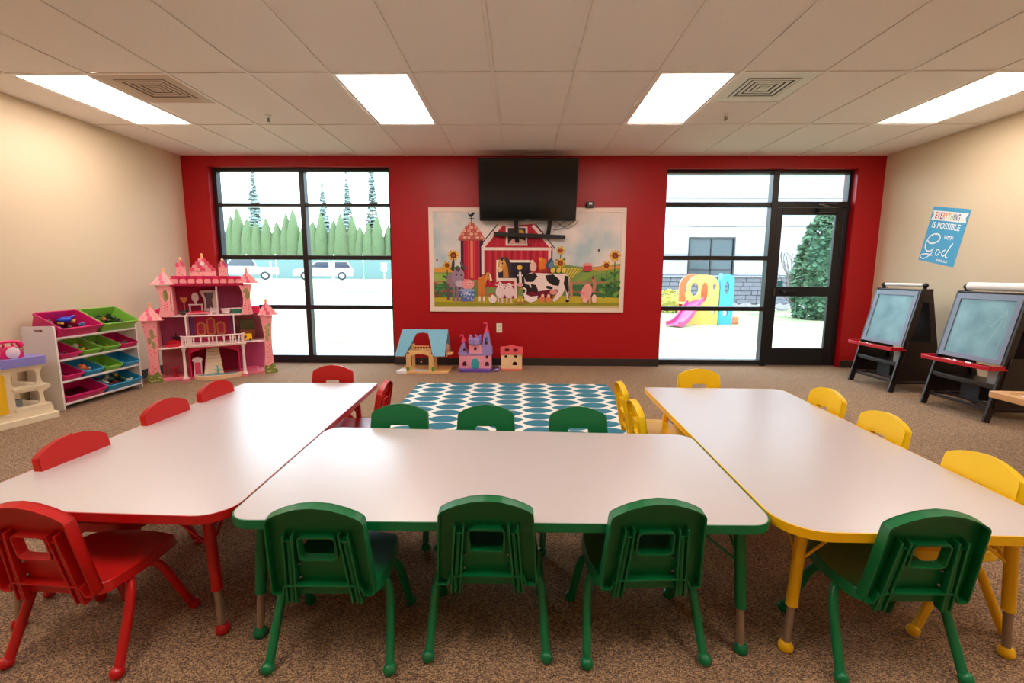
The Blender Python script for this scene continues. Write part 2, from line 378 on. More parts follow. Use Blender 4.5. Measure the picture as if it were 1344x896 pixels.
# ================================================================ OUTSIDE
def ground_mat():
    m = mat('pale_winter_grass', (120, 122, 90), .95); nt = m.node_tree; N = nt.nodes; L = nt.links; b = N['Principled BSDF']
    tc = N.new('ShaderNodeTexCoord'); n = N.new('ShaderNodeTexNoise'); n.inputs['Scale'].default_value = 1.1; n.inputs['Detail'].default_value = 8
    L.new(tc.outputs['Object'], n.inputs['Vector']); r = N.new('ShaderNodeValToRGB'); L.new(n.outputs['Fac'], r.inputs[0])
    e = r.color_ramp.elements; e[0].position = .35; e[0].color = lin((104, 118, 80)); e[1].position = .62; e[1].color = lin((142, 136, 108))
    L.new(r.outputs[0], b.inputs['Base Color']); return m
gv = []; gf = []
gy = [6.42, 8.6, 12, 16, 20, 24, 30, 38, 46, 60, 90]; gxs = [-90, -60, -40, -25, -12, 0, 6, 12, 25, 40]
def gz(x, y):
    t = max(0, min(1, (y-13)/22)); k = max(0, min(1, (-x+4)/10)); return -.03 + .72*t*k
for y in gy:
    for x in gxs: gv.append((x, y, gz(x, y)))
nx = len(gxs)
gf = [(i*nx+j, i*nx+j+1, (i+1)*nx+j+1, (i+1)*nx+j) for i in range(len(gy)-1) for j in range(nx-1)]
g = MB().add(gv, gf).build('lawn', ground_mat(), smooth=True); tag(g, kind='structure')
m_conc = mat('pale_concrete', (142, 141, 138), .85, bump=.2, bscale=30, var=.06)
pv = empty('pavement', (0, 0, 0)); tag(pv, kind='structure')
for k in range(14): MB().box(-9+k*1.5+.006, -9+(k+1)*1.5-.006, 6.41, 7.95, -.1, -.012+random.uniform(-.002, .002)).build('concrete_slab', m_conc, pv)
lot = MB()
lot.add([(-60, 24, gz(-60, 24)+.03), (-4, 24, gz(-4, 24)+.03), (-4, 30, gz(-4, 30)+.03), (-60, 30, gz(-60, 30)+.03), (-4, 48, .72), (-60, 48, .72)], [(0, 1, 2, 3), (3, 2, 4, 5)])
tag(lot.build('parking_lot', mat('pale_asphalt', (128, 130, 134), .9, var=.05)), kind='structure')
kb = MB().box(-60, -4, 23.8, 24.0, gz(-20, 24)-.1, gz(-20, 24)+.13).build('kerb', m_conc); tag(kb, kind='structure')

m_hedge = mat('arborvitae_green', (76, 92, 58), .9, bump=.8, bscale=9, var=.35, vscale=5)
def cone_tree(h, r, seed, seg=14, rings=14, jag=.18, prof=None):
    rnd = random.Random(seed); b = MB(); pr = []
    for i in range(rings+1):
        t = i/rings; rr = r*(prof(t) if prof else (1-t)**.55*(.75+.25*min(1, t*6)))
        pr.append((max(.02, rr), t*h))
    b.lathe(pr, seg)
    b.v = [Vector((v.x*(1+rnd.uniform(-jag, jag)), v.y*(1+rnd.uniform(-jag, jag)), v.z+rnd.uniform(-.05, .05)*h*(0.3 if v.z > .1 else 0))) for v in b.v]
    return b
hp = []
for k in range(3): 
    o = cone_tree(7.0+.4*k, 1.0, 40+k, prof=lambda t: (1-t**5)*(.9+.1*min(1, t*5))*(1-.3*t), jag=.1).build('arborvitae', m_hedge, smooth=True); hp.append(o)
n = 0
for i in range(42):
    x = -46+i*1.05+random.uniform(-.12, .12); y = 53 + random.uniform(-.4, .4)
    if i < 3: o = hp[i]
    else: o = hp[i % 3].copy(); COL.objects.link(o)
    o.location = (x, y, .66); o.rotation_euler = (0, 0, random.uniform(0, 6)); s = random.uniform(.82, 1.0); o.scale = (.95, .95, s)
    tag(o, 'tall slim green arborvitae in the hedge row beyond the parked cars', 'tree', 'arborvitae hedge row')
m_conifer = mat('hazed_conifer', (104, 118, 112), .95, var=.3, vscale=2)  # foliage colour lightened, so the haze is put into the material
m_bark = mat('bark', (96, 80, 68), .9)
def branchy(name, x, y, z, h, r, seed, label, m=m_conifer, group=None, dens=70, cat='tree', leaf=.55):
    e = empty(name, (x, y, z), 0, label, cat, group); rnd = random.Random(seed)
    MB().tube([(0, 0, 0), (0, 0, h*.5), (0, 0, h)], [h*.012, h*.008, .01], 7).build('trunk', m_bark, e)
    b = MB()
    for i in range(dens):
        t = rnd.uniform(.12, 1)**.9; a = rnd.uniform(0, 6.28); L = r*(1.05-t)*rnd.uniform(.6, 1.1)+.05; zz = t*h
        d = Vector((math.cos(a), math.sin(a), -.15)); s = Vector((-math.sin(a), math.cos(a), 0)); p = Vector((0, 0, zz)); wd = leaf*L*.5+.03
        b.add([p, p+d*L*.5+s*wd+Vector((0, 0, -.05)), p+d*L, p+d*L*.5-s*wd-Vector((0, 0, .05)), p+d*L*.5+Vector((0, 0, wd*.6))], [(0, 1, 4), (1, 2, 4), (2, 3, 4), (3, 0, 4), (0, 3, 2, 1)])
    b.build('foliage', m, e); return e
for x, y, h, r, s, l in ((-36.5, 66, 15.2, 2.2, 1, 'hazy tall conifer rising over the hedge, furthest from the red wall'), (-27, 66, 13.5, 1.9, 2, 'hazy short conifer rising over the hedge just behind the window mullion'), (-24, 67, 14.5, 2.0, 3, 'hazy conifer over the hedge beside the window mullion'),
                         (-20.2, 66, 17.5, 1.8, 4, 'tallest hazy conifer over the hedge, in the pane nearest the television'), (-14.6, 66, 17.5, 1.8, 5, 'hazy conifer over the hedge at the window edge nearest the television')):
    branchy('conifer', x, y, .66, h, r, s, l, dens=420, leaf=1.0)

# fence with teal privacy mesh
m_mesh = mat('teal_privacy_mesh', (92, 118, 114), .8); m_galv = mat('galvanised_post', (190, 196, 200), .5, metal=.4)
fe = empty('chain_fence', (0, 48.5, 0), 0, 'long fence with teal privacy mesh behind the parked cars', 'fence')
for k in range(14):
    x0 = -46+3*k
    MB().box(x0+.05, x0+2.95, -.01, .01, .74, 3.05).build('mesh_panel', m_mesh, fe)
    MB().tube([(x0, 0, .66), (x0, 0, 3.2)], .05, 8).build('fence_post', m_galv, fe)

# vehicles
m_wp = mat('white_car_paint', (168, 170, 172), .25, coat=.5); m_dg = mat('tinted_glass', (40, 52, 66), .1); m_tyre = mat('tyre_rubber', (40, 42, 46), .8)
def car(name, x, y, rz, label, body, cab, L=4.6, W=1.8):
    e = empty(name, (x, y, .70), rz, label, 'car')
    X = Matrix(((1, 0, 0, 0), (0, 0, 1, -W/2), (0, 1, 0, 0), (0, 0, 0, 1)))
    MB().plate(body, (), 0, W, X=X).build('body', m_wp, e, bev=.06)
    X2 = Matrix(((1, 0, 0, 0), (0, 0, 1, -W/2+.08), (0, 1, 0, 0), (0, 0, 0, 1)))
    MB().plate(cab, (), 0, W-.16, X=X2).build('cabin', m_wp, e, bev=.08)
    gi = inset(cab, .09)
    MB().plate(gi, (), -.012, W-.16+.012, X=X2).build('side_windows', m_dg, e)
    for wx in (-L*.31, L*.31):
        for wy in (-W/2+.08, W/2-.08):
            wh = MB().lathe([(.33, -.1), (.35, -.07), (.35, .07), (.33, .1)], 20, X=T(wx, wy, .35) @ Matrix.Rotation(PI/2, 4, 'X')).build('wheel', m_tyre, e, smooth=True)
            MB().lathe([(.2, -.11), (.2, .11)], 14, X=T(wx, wy, .35) @ Matrix.Rotation(PI/2, 4, 'X')).build('hubcap', m_galv, wh)
    for hy in (-.8, .5): MB().box(-L/2-.02, -L/2+.05, hy, hy+.3, .6, .75).build('headlamp', m_galv, e)
suv_b = [(-2.3, .3), (2.3, .3), (2.35, .95), (-1.2, 1.0), (-2.2, .88), (-2.35, .6)]; suv_c = [(-1.2, .98), (-.55, 1.55), (1.9, 1.6), (2.3, .95)]
car('parked_car', -16.6, 40, math.radians(22), 'white sedan parked by the fence, beside the window mullion', suv_b, suv_c)
trk_b = [(-2.6, .4), (2.7, .4), (2.7, 1.05), (-1.3, 1.08), (-2.5, 1.0), (-2.65, .7)]; trk_c = [(-1.3, 1.06), (-.7, 1.8), (.8, 1.82), (1.1, 1.05)]
car('parked_truck', -23.2, 39.5, math.radians(28), 'white pickup parked by the fence, showing just above the toy castle roof', trk_b, trk_c, 5.3, 1.9)
m_sign = mat('sign_white', (236, 240, 240), .5)
for x, l in ((-9.9, 'small white parking sign on a post nearest the window mullion'), (-7.15, 'small white parking sign on a post nearest the television side')):
    z = gz(x, 25)
    e = empty('parking_sign', (x, 25, z), 0, l, 'sign')
    MB().tube([(0, 0, 0), (0, 0, 1.75-z)], .03, 8).build('post', m_galv, e)
    MB().plate(rrect(-.15, .15, 1.35-z, 1.8-z, .03), (), .03, .045, X=XZ).build('sign_plate', m_sign, e)
for x, y, l in ((-9.7, 18.4, 'slim grey marker post on the lawn, seen past the toy castle tower'), (-3.52, 16.5, 'slim grey marker post on the lawn by the pane nearest the red wall')):
    b = MB().tube([(0, 0, 0), (0, 0, 1.5)], .03, 8).lathe([(.035, 1.5), (.035, 1.53), (.01, 1.54)], 8).build('marker_post', m_galv); b.location = (x, y, gz(x, y)); tag(b, l, 'post')

# neighbouring building
m_sid = mat('white_siding', (140, 141, 146), .7, var=.03); m_dark = mat('dark_window_glass', (26, 48, 52), .15)
bd = empty('neighbour_building', (0, 20.5, 0), 0, 'long pale building with dark windows and a stone base across the lawn', 'building')
BW = [(7.18, 9.13, 1.0, 2.78), (12.0, 14.2, 1.0, 2.78)]
zs = [1.22, 2.08, 3.25, 4.4, 5.3, 6.6, 7.9]
MB().box(4.6, 30, .12, 10, -.1, 8.2).build('core', m_sid, bd)
for a, b in zip(zs[:-1], zs[1:]):
    segs = [(4.5, 30.1)]
    for (x0, x1, z0, z1) in BW:
        if z0 < b-.01 and z1 > a+.01 and z1 > b-.3 or (z0 < a and z1 > a+.2):
            segs = [t for s in segs for t in ([(s[0], x0-.01), (x1+.01, s[1])] if s[0] < x0 and s[1] > x1 else [s])]
    for s in segs:
        full = (a, b)
        for q in range(int((s[1]-s[0])//6)+1):
            xa = s[0]+q*6; xb = min(s[1], xa+5.97)
            if xb-xa > .05: MB().box(xa, xb, 0, .12, a+.01, b-.01).build('siding_panel', m_sid, bd)
for (x0, x1, z0, z1) in BW:
    if z1 < 3.25: MB().box(x0-.01, x1+.01, .01, .12, z1+.03, 3.23).build('siding_panel', m_sid, bd)
    wn = MB().plate([(x0, z0), (x1, z0), (x1, z1), (x0, z1)], [[(x0+.06, z0+.06), (x1-.06, z0+.06), (x1-.06, z1-.06), (x0+.06, z1-.06)]], -.1, .04, X=XZ).box((x0+x1)/2-.03, (x0+x1)/2+.03, 0, .06, z0, z1).box(x0, x1, 0, .06, z0+.42, z0+.47).build('window_frame', m_fr, bd)
    MB().box(x0+.04, x1-.04, .05, .07, z0, z1).build('pane', m_dark, wn)
m_stone = mat('grey_stone', (98, 96, 102), .9, var=.25, vscale=2.2, bump=.4, bscale=12)
st = MB(); rnd = random.Random(3); z = 0
for row in range(6):
    hgt = .185; x = 4.5
    while x < 22:
        L = rnd.uniform(.25, .6); p = rnd.uniform(0, .05); st.box(x+.01, x+L-.01, -.12-p, .1, z+.01, z+hgt-.01); x += L
    z += hgt
so = st.build('stone', m_stone, bd); so['kind'] = 'stuff'
MB().box(4.4, 30, -.2, .12, 1.11, 1.2).build('stone_ledge', mat('ledge_grey', (118, 119, 124), .8), bd, bev=.01)
# rock bed and shrubs
m_rock = mat('bed_rock', (116, 110, 108), .9, var=.2, vscale=4)
rk = MB(); rnd = random.Random(5)
for k in range(420):
    x = rnd.uniform(5.2, 13.5); y = rnd.uniform(16.9, 19.8) if x < 7 or x > 9 else rnd.uniform(17.6, 19.8); r = rnd.uniform(.06, .16); rk.ball((x, y, -.02), r, 7, 0, (1, .8, .6))
ro = rk.build('rock_bed', m_rock); tag(ro, 'bed of pale river stones in front of the neighbouring building', 'stones', kind='stuff')
def leaf_bush(name, x, y, z, rx, ry, rz, seed, m, label, n=900, s=.09, top=1.0, cat='shrub'):
    e = empty(name, (x, y, z), 0, label, cat); rnd = random.Random(seed); b = MB()
    for i in range(n):
        a = rnd.uniform(0, 6.28); t = rnd.random(); zz = t*rz; k = math.sqrt(max(.02, 1-(abs(t-.35)/.66)**2)) if top else 1
        rr = rnd.uniform(.72, 1.02)*k; p = Vector((rx*rr*math.cos(a), ry*rr*math.sin(a), zz))
        q = Matrix.Rotation(rnd.uniform(0, 6.28), 3, 'Z') @ Matrix.Rotation(rnd.uniform(-.9, .9), 3, 'X'); w = s*rnd.uniform(.6, 1.3)
        b.add([p+q @ Vector(v) for v in ((-w, 0, 0), (0, -w*.5, -w*.3), (w, 0, 0), (0, w*.3, w*.9))], [(0, 1, 2, 3)])
    b.build('foliage', m, e)
    MB().lathe([(rx*.25, 0), (rx*.62, rz*.2), (rx*.66, rz*.45), (rx*.4, rz*.75), (.02, rz*.86)], 12, sy=ry/rx).build('inner_growth', m, e)
    MB().tube([(0, 0, 0), (0, 0, rz*.4)], .04, 7).build('stem', m_bark, e)
leaf_bush('yellow_shrub', 5.15, 16, -.03, .8, .7, .72, 11, mat('yellow_leaves', (160, 154, 70), .8, var=.2, vscale=6), 'low rounded yellow-green shrub behind the toy slide', 700, .06)
leaf_bush('evergreen_shrub', 8.6, 13.6, -.03, .78, .75, 2.95, 12, mat('evergreen_leaves', (60, 92, 66), .85, var=.4, vscale=5), 'tall bushy green evergreen seen through the glass door', 2600, .085)
tw = empty('bare_shrub', (9.35, 16.3, -.03), 0, 'bare twiggy shrub beside the evergreen outside the door', 'shrub')
b = MB(); rnd = random.Random(9)
for i in range(60):
    a = rnd.uniform(0, 6.28); L = rnd.uniform(.7, 2.1); sp = rnd.uniform(.15, .75)
    b.tube(smooth_path([(0, 0, 0), (.25*sp*math.cos(a), .25*sp*math.sin(a), L*.45), (sp*math.cos(a), sp*math.sin(a), L*.85), (1.25*sp*math.cos(a+.3), 1.25*sp*math.sin(a+.3), L)], 3), [.012]*10, 4)
b.build('twigs', mat('pale_twig', (104, 94, 90), .9), tw)

# toy climber with slide on the lawn
m_oy = mat('orange_yellow_plastic', (206, 150, 60), .45); m_cy = mat('cyan_plastic', (30, 128, 164), .4); m_pk = mat('pink_plastic', (200, 50, 100), .4); m_or = mat('orange_plastic', (200, 92, 50), .45)
cb = empty('toy_climber', (4.72, 12.0, -.03), 0, 'orange and blue plastic climber with a pink slide on the lawn', 'playground toy')
arch = lambda x0, x1, z0, z1, r: round_poly([(x0, z0), (x1, z0), (x1, z1), (x0, z1)], [.02, .02, r, r])
def hole(cx, cz, rx, rz, n=12): return [(cx+rx*math.cos(2*PI*k/n), cz+rz*math.sin(2*PI*k/n)) for k in range(n)]
MB().plate(arch(-.52, .28, 0, 1.24, .32), [hole(-.33, .88, .11, .17), hole(-.08, .8, .1, .26), hole(.16, .95, .05, .09), hole(.16, .35, .05, .09)], 0, .07, X=XZ).build('front_wall', m_oy, cb, bev=.012)
MB().plate(arch(-.46, .3, 0, 1.27, .34), [hole(-.1, .8, .22, .3)], -.75, -.68, X=XZ).build('back_wall', m_or, cb, bev=.012)
MB().box(-.5, .28, 0, .7, .48, .53).build('platform', m_oy, cb, bev=.01)
YZ = Matrix(((0, 0, 1, 0), (1, 0, 0, 0), (0, 1, 0, 0), (0, 0, 0, 1)))
MB().plate(arch(-.02, .8, 0, 1.28, .3), [hole(.18, .9, .1, .15), hole(.55, .9, .1, .17), hole(.3, .55, .12, .09), hole(.6, .35, .1, .08), hole(.2, .25, .09, .08)], 0, .07, X=T(.3, 0, 0) @ Matrix.Rotation(-.35, 4, 'Z') @ YZ).build('climbing_wall', m_cy, cb, bev=.012)
MB().plate(arch(.28, .62, 0, 1.26, .15), [hole(.44, .92, .06, .16), hole(.44, .3, .06, .1)], 0, .06, X=T(.02, -.02, 0) @ XZ).build('corner_panel', m_cy, cb, bev=.012)
MB().box(.62, .86, .0, .4, 0, .2).build('foot_block', m_or, cb, bev=.03)
sl = MB(); P = smooth_path([(-.25, -.05, .62), (-.45, -.25, .48), (-.72, -.5, .2), (-.92, -.66, .07), (-1.08, -.8, .05)], 5)
for k in (-1, 1): 
    for i in range(len(P)-1):
        d = Vector((.62, -.78, 0))*.17*k; sl.beam(P[i]+d+Vector((0, 0, .03)), P[i+1]+d+Vector((0, 0, .03)), .04, .12)
for i in range(len(P)-1): sl.beam(P[i], P[i+1], .34, .03)
sl.build('slide', m_pk, cb, bev=.006)

# ================================================================ RUG
rg = MB().box(-1.10, .955, 3.2, 5.05, 0, .010).build('area_rug', rug_mat(), bev=.003)
tag(rg, 'teal and off-white rug with staggered pointed ovals in the middle of the floor', 'rug')

# ================================================================ TABLES
m_top = mat('pale_laminate', (206, 198, 197), .27, spec=.5, var=.012, vscale=4)
m_redm = mat('red_enamel', (190, 16, 20), .33); m_grnm = mat('green_enamel', (0, 116, 66), .33); m_yelm = mat('yellow_enamel', (255, 198, 2), .35)
m_chr = mat('tan_steel_tube', (160, 136, 116), .35, metal=.25)
ZT = .47
def table(quad, rs, m, label, feet, splay=.03):
    cx = sum(p[0] for p in quad)/4; cy = sum(p[1] for p in quad)/4
    e = empty('activity_table', (cx, cy, 0), 0, label, 'table')
    q = [(x-cx, y-cy) for x, y in quad]; out = round_poly(q, rs, 8)
    MB().plate(inset(out, .004), (), ZT-.018, ZT).build('tabletop', m_top, e, bev=.0015)
    MB().plate(out, [inset(out, .0045)], ZT-.029, ZT-.0005).plate(inset(out, .006), (), ZT-.027, ZT-.0185).build('edge_band', m, e, bev=.002)
    ce = Vector((0, 0, 0))
    for fx, fy in feet:
        fx -= cx; fy -= cy; d = Vector((fx, fy, 0)).normalized(); sx = 1 if fx > 0 else -1; sy = 1 if fy > 0 else -1
        tx, ty = fx-sx*splay, fy-sy*splay*.5
        at = lambda z: Vector((tx+(fx-tx)*(1-z/ZT), ty+(fy-ty)*(1-z/ZT), z))
        leg = MB().tube([at(ZT-.028), at(.3), at(.16)], .0175, 18).tube([at(.162), at(.155)], .0185, 18).lathe([(.05, ZT-.028), (.05, ZT-.033)], 18, X=T(tx, ty, 0)).build('leg', m, e, smooth=True)
        MB().tube([at(.155), at(.02)], .012, 16).build('lower_tube', m_chr, leg, smooth=True)
        MB().lathe([(.017, 0), (.022, .006), (.0225, .017), (.018, .028), (.0135, .032)], 18, X=T(fx, fy, 0)).build('foot', m, leg, smooth=True)
        for dx, dy in ((-sx*.16, 0), (0, -sy*.16)):
            a = at(.30); bq = Vector((tx+dx, ty+dy, ZT-.03))
            MB().tube([a, bq], .0045, 8).build('brace', m, e, smooth=True)
    return e
table([(-.876, 1.290), (.760, 1.294), (.781, 2.087), (-.907, 2.150)], [.075, .075, .075, .075], m_grnm, 'pale-topped activity table with green edge and legs, in the middle', [(-.855, 1.40), (.714, 1.364), (.70, 2.0), (-.82, 2.05)])
table([(-1.795, 1.34), (-.878, 1.305), (-.945, 3.075), (-1.83, 3.04)], [.1, .1, .03, .03], m_redm, 'pale-topped activity table with red edge and legs', [(-1.69, 1.42), (-.988, 1.412), (-1.02, 2.95), (-1.73, 2.92)])
table([(.765, 1.262), (1.60, 1.25), (1.685, 2.985), (.81, 3.005)], [.13, .1, .06, .03], m_yelm, 'pale-topped activity table with yellow edge and legs', [(.862, 1.376), (1.551, 1.366), (1.585, 2.87), (.90, 2.88)])

# ================================================================ CHAIRS
m_gp = mat('green_plastic', (0, 112, 60), .38, bump=.06, bscale=900); m_rp = mat('red_plastic', (196, 22, 20), .38, bump=.06, bscale=900); m_yp = mat('yellow_plastic', (255, 214, 0), .4, bump=.06, bscale=900)
m_scr = mat('screw_steel', (150, 150, 150), .3, metal=.9)
def make_chair(name, mp, ml):
    e = empty(name, (0, 0, 0))
    # back shell: local (x, v up the lean, n forward)
    yb, zb, yt, zt = -.158, .262, -.211, .560
    vd = Vector((0, yt-yb, zt-zb)); H = vd.length; vd.normalize(); nd = Vector((0, vd.z, -vd.y))
    X = Matrix(((1, 0, 0, 0), (0, vd.y, nd.y, yb), (0, vd.z, nd.z, zb), (0, 0, 0, 1)))
    o = [(-.152, 0), (-.118, .0), (-.108, .032), (.108, .032), (.118, .0), (.152, 0), (.137, H-.044)]
    arc = [(.137*math.cos(t), H-.052+.05*math.sin(t)**.9) for t in (PI/2*k/7 for k in range(2, 8))]
    arc = [(.112, H-.029), (.088, H-.018), (.046, H-.005), (0, H), (-.046, H-.005), (-.088, H-.018), (-.112, H-.029)]
    o = round_poly(o + arc + [(-.137, H-.044)], [.012, .006, .012, .012, .006, .012, .02]+[.05]*7+[.02], 3)
    hl = round_poly([(-.05, .126), (.05, .126), (.05, .198), (-.05, .198)], .012, 4)
    MB().plate(o, [hl], .025, .031, X=X).plate(o, [inset(o, .005)], .0, .0295, X=X).plate(inset(hl, -.006), [hl], .004, .028, X=X).build('backrest', mp, e, bev=.0025)
    def chan(s):
        b = MB()
        for dx in (-.013, .013):
            a0 = s*.078+dx; a1 = s*.096+dx
            b.add([X @ Vector(p) for p in ((a1-.003, -.03, .0), (a1+.003, -.03, .0), (a0+.003, .212, .0), (a0-.003, .212, .0), (a1-.003, -.03, .028), (a1+.003, -.03, .028), (a0+.003, .212, .028), (a0-.003, .212, .028))], [(0, 1, 2, 3), (4, 7, 6, 5), (0, 4, 5, 1), (3, 2, 6, 7), (0, 3, 7, 4), (1, 5, 6, 2)])
        b.box(s*.079-.013, s*.079+.013, .186, .19, .004, .028, 0, X)
        b.tube([X @ Vector((s*.097, -.03, .012)), X @ Vector((s*.08, .17, .014)), X @ Vector((s*.08, .184, .016))], .0095, 10)
        return b
    for s in (-1, 1):
        ch = chan(s).build('frame_channel', mp, e, bev=.001)
        for v in (.05, .10): MB().ball(X @ Vector((s*(.092-.07*v)-.02*s, v, .02)), .0045, 8).build('screw', m_scr, ch, smooth=True)
    # seat: dished shell with a turned-down rim
    n, mm = 14, 12; vs = []; fs = []
    def hw(t): return (.150+.012*math.sin(PI*min(1, t*1.1)))*(1-max(0, (t-.86)/.14)**2*.12)*(1-max(0, (.06-t)/.06)**2*.1)
    def zz(u, t): return .288-.012*(1-u*u)*math.sin(PI*min(1, max(0, t)))**.7-.010*max(0, (t-.8)/.2)**2
    ns, nt_ = 16, 14
    for j in range(nt_+1):
        t = j/nt_
        for i in range(ns+1):
            u = -1+2*i/ns; yy = -.135+.305*t - (0 if t < .5 else .018*u*u); vs.append((u*hw(t), yy, zz(u, t)))
    for j in range(nt_):
        for i in range(ns): fs.append((j*(ns+1)+i, j*(ns+1)+i+1, (j+1)*(ns+1)+i+1, (j+1)*(ns+1)+i))
    ring = [i for i in range(ns+1)] + [(j+1)*(ns+1)+ns for j in range(nt_)] + [nt_*(ns+1)+i for i in reversed(range(ns))] + [j*(ns+1) for j in reversed(range(1, nt_))]
    base = len(vs)
    for i in ring: p = vs[i]; vs.append((p[0]*1.03, p[1]+(.006 if p[1] > 0 else -.004), p[2]-.034))
    K = len(ring)
    for k in range(K): fs.append((ring[k], ring[(k+1) % K], base+(k+1) % K, base+k))
    b2 = len(vs)
    for i in ring: p = vs[i]; vs.append((p[0]*.99, p[1]*.98, p[2]-.034))
    for k in range(K): fs.append((base+k, base+(k+1) % K, b2+(k+1) % K, b2+k))
    t0 = len(vs)
    vs += [(p[0]*.99, p[1]*.98, p[2]-.006) for p in vs[:(ns+1)*(nt_+1)]]
    for j in range(nt_):
        for i in range(ns): fs.append(tuple(t0+q for q in ((j+1)*(ns+1)+i, (j+1)*(ns+1)+i+1, j*(ns+1)+i+1, j*(ns+1)+i)))
    for k in range(K): fs.append((b2+k, b2+(k+1) % K, t0+ring[(k+1) % K], t0+ring[k]))
    MB().add(vs, fs).build('seat', mp, e, bev=.004)
    # legs
    for s in (-1, 1):
        for fy in (-1, 1):
            P = [(s*.115, fy*.03, .25), (s*.148, fy*.045, .245), (s*.165, fy*.062, .215), (s*.173, fy*.088, .15), (s*.1825, fy*.149, .012)]
            P = smooth_path(P, 5)
            leg = MB().tube(P, .0138, 16).build('leg', ml, e, smooth=True)
            MB().ball((s*.1835, fy*.151, .0195), .0205, 14, 0, (1, 1, .95)).build('foot', ml, leg, smooth=True)
    fr = MB().tube([(-.12, -.03, .25), (.12, -.03, .25)], .0105, 10).tube([(-.12, .03, .25), (.12, .03, .25)], .0105, 10)
    for s in (-1, 1): fr.tube(smooth_path([(s*.10, .03, .252), (s*.10, -.08, .25), (s*.098, -.12, .25), (s*.097, -.13, .262)], 4), .0095, 10)
    fr.build('under_frame', ml, e, smooth=True)
    return e
protos = {'g': make_chair('school_chair', m_gp, m_grnm), 'r': make_chair('school_chair', m_rp, m_redm), 'y': make_chair('school_chair', m_yp, m_yelm)}
used = set()
R90 = PI/2
CH_ = [
 ('g', -.568, 1.403, .012, 'green plastic school chair at the near side of the green table, beside the red table', 'green chairs'),
 ('g', -.095, 1.458, .011, 'green plastic school chair at the middle of the near side of the green table', 'green chairs'),
 ('g', .386, 1.45, .06, 'green plastic school chair at the near side of the green table, beside the yellow table', 'green chairs'),
 ('g', 1.137, 1.405, .012, 'green plastic school chair pushed up to the near end of the yellow table', 'green chairs'),
 ('r', -1.357, 1.389, -.077, 'red plastic school chair at the near end of the red table, its back to us', 'red chairs'),
 ('r', -1.575, 1.745, -R90-.04, 'nearest of the three red chairs along the toy-shelf side of the red table', 'red chairs'),
 ('r', -1.60, 2.27, -R90-.04, 'middle one of the three red chairs along the toy-shelf side of the red table', 'red chairs'),
 ('r', -1.61, 2.68, -R90-.04, 'farthest of the three red chairs along the toy-shelf side of the red table', 'red chairs'),
 ('r', -1.30, 3.02, PI, 'red plastic school chair at the far end of the red table, by the window', 'red chairs'),
 ('r', -.985, 2.72, R90+.03, 'red plastic school chair on the inner side of the red table, next to the rug', 'red chairs'),
 ('g', -.583, 2.045, PI, 'green chair on the rug side of the green table, beside the red table', 'green chairs'),
 ('g', -.16, 2.04, PI, 'green chair in the middle of the rug side of the green table', 'green chairs'),
 ('g', .285, 2.02, PI, 'green chair on the rug side of the green table, beside the yellow table', 'green chairs'),
 ('y', .795, 2.745, -R90, 'farther of the two yellow chairs on the rug side of the yellow table', 'yellow chairs'),
 ('y', .778, 2.33, -R90, 'nearer of the two yellow chairs on the rug side of the yellow table', 'yellow chairs'),
 ('y', 1.225, 2.98, PI, 'yellow plastic school chair at the far end of the yellow table', 'yellow chairs'),
 ('y', 1.56, 2.62, R90, 'farthest of the three yellow chairs along the easel side of the yellow table', 'yellow chairs'),
 ('y', 1.52, 2.15, R90, 'middle one of the three yellow chairs along the easel side of the yellow table', 'yellow chairs'),
 ('y', 1.475, 1.63, R90, 'nearest of the three yellow chairs along the easel side of the yellow table', 'yellow chairs'),
]
for k, x, y, a, lab, grp in CH_:
    if k not in used: o = protos[k]; used.add(k)
    else: o = copy_tree(protos[k])
    o.location = (x, y, 0); o.rotation_euler = (0, 0, a); tag(o, lab, 'chair', grp)

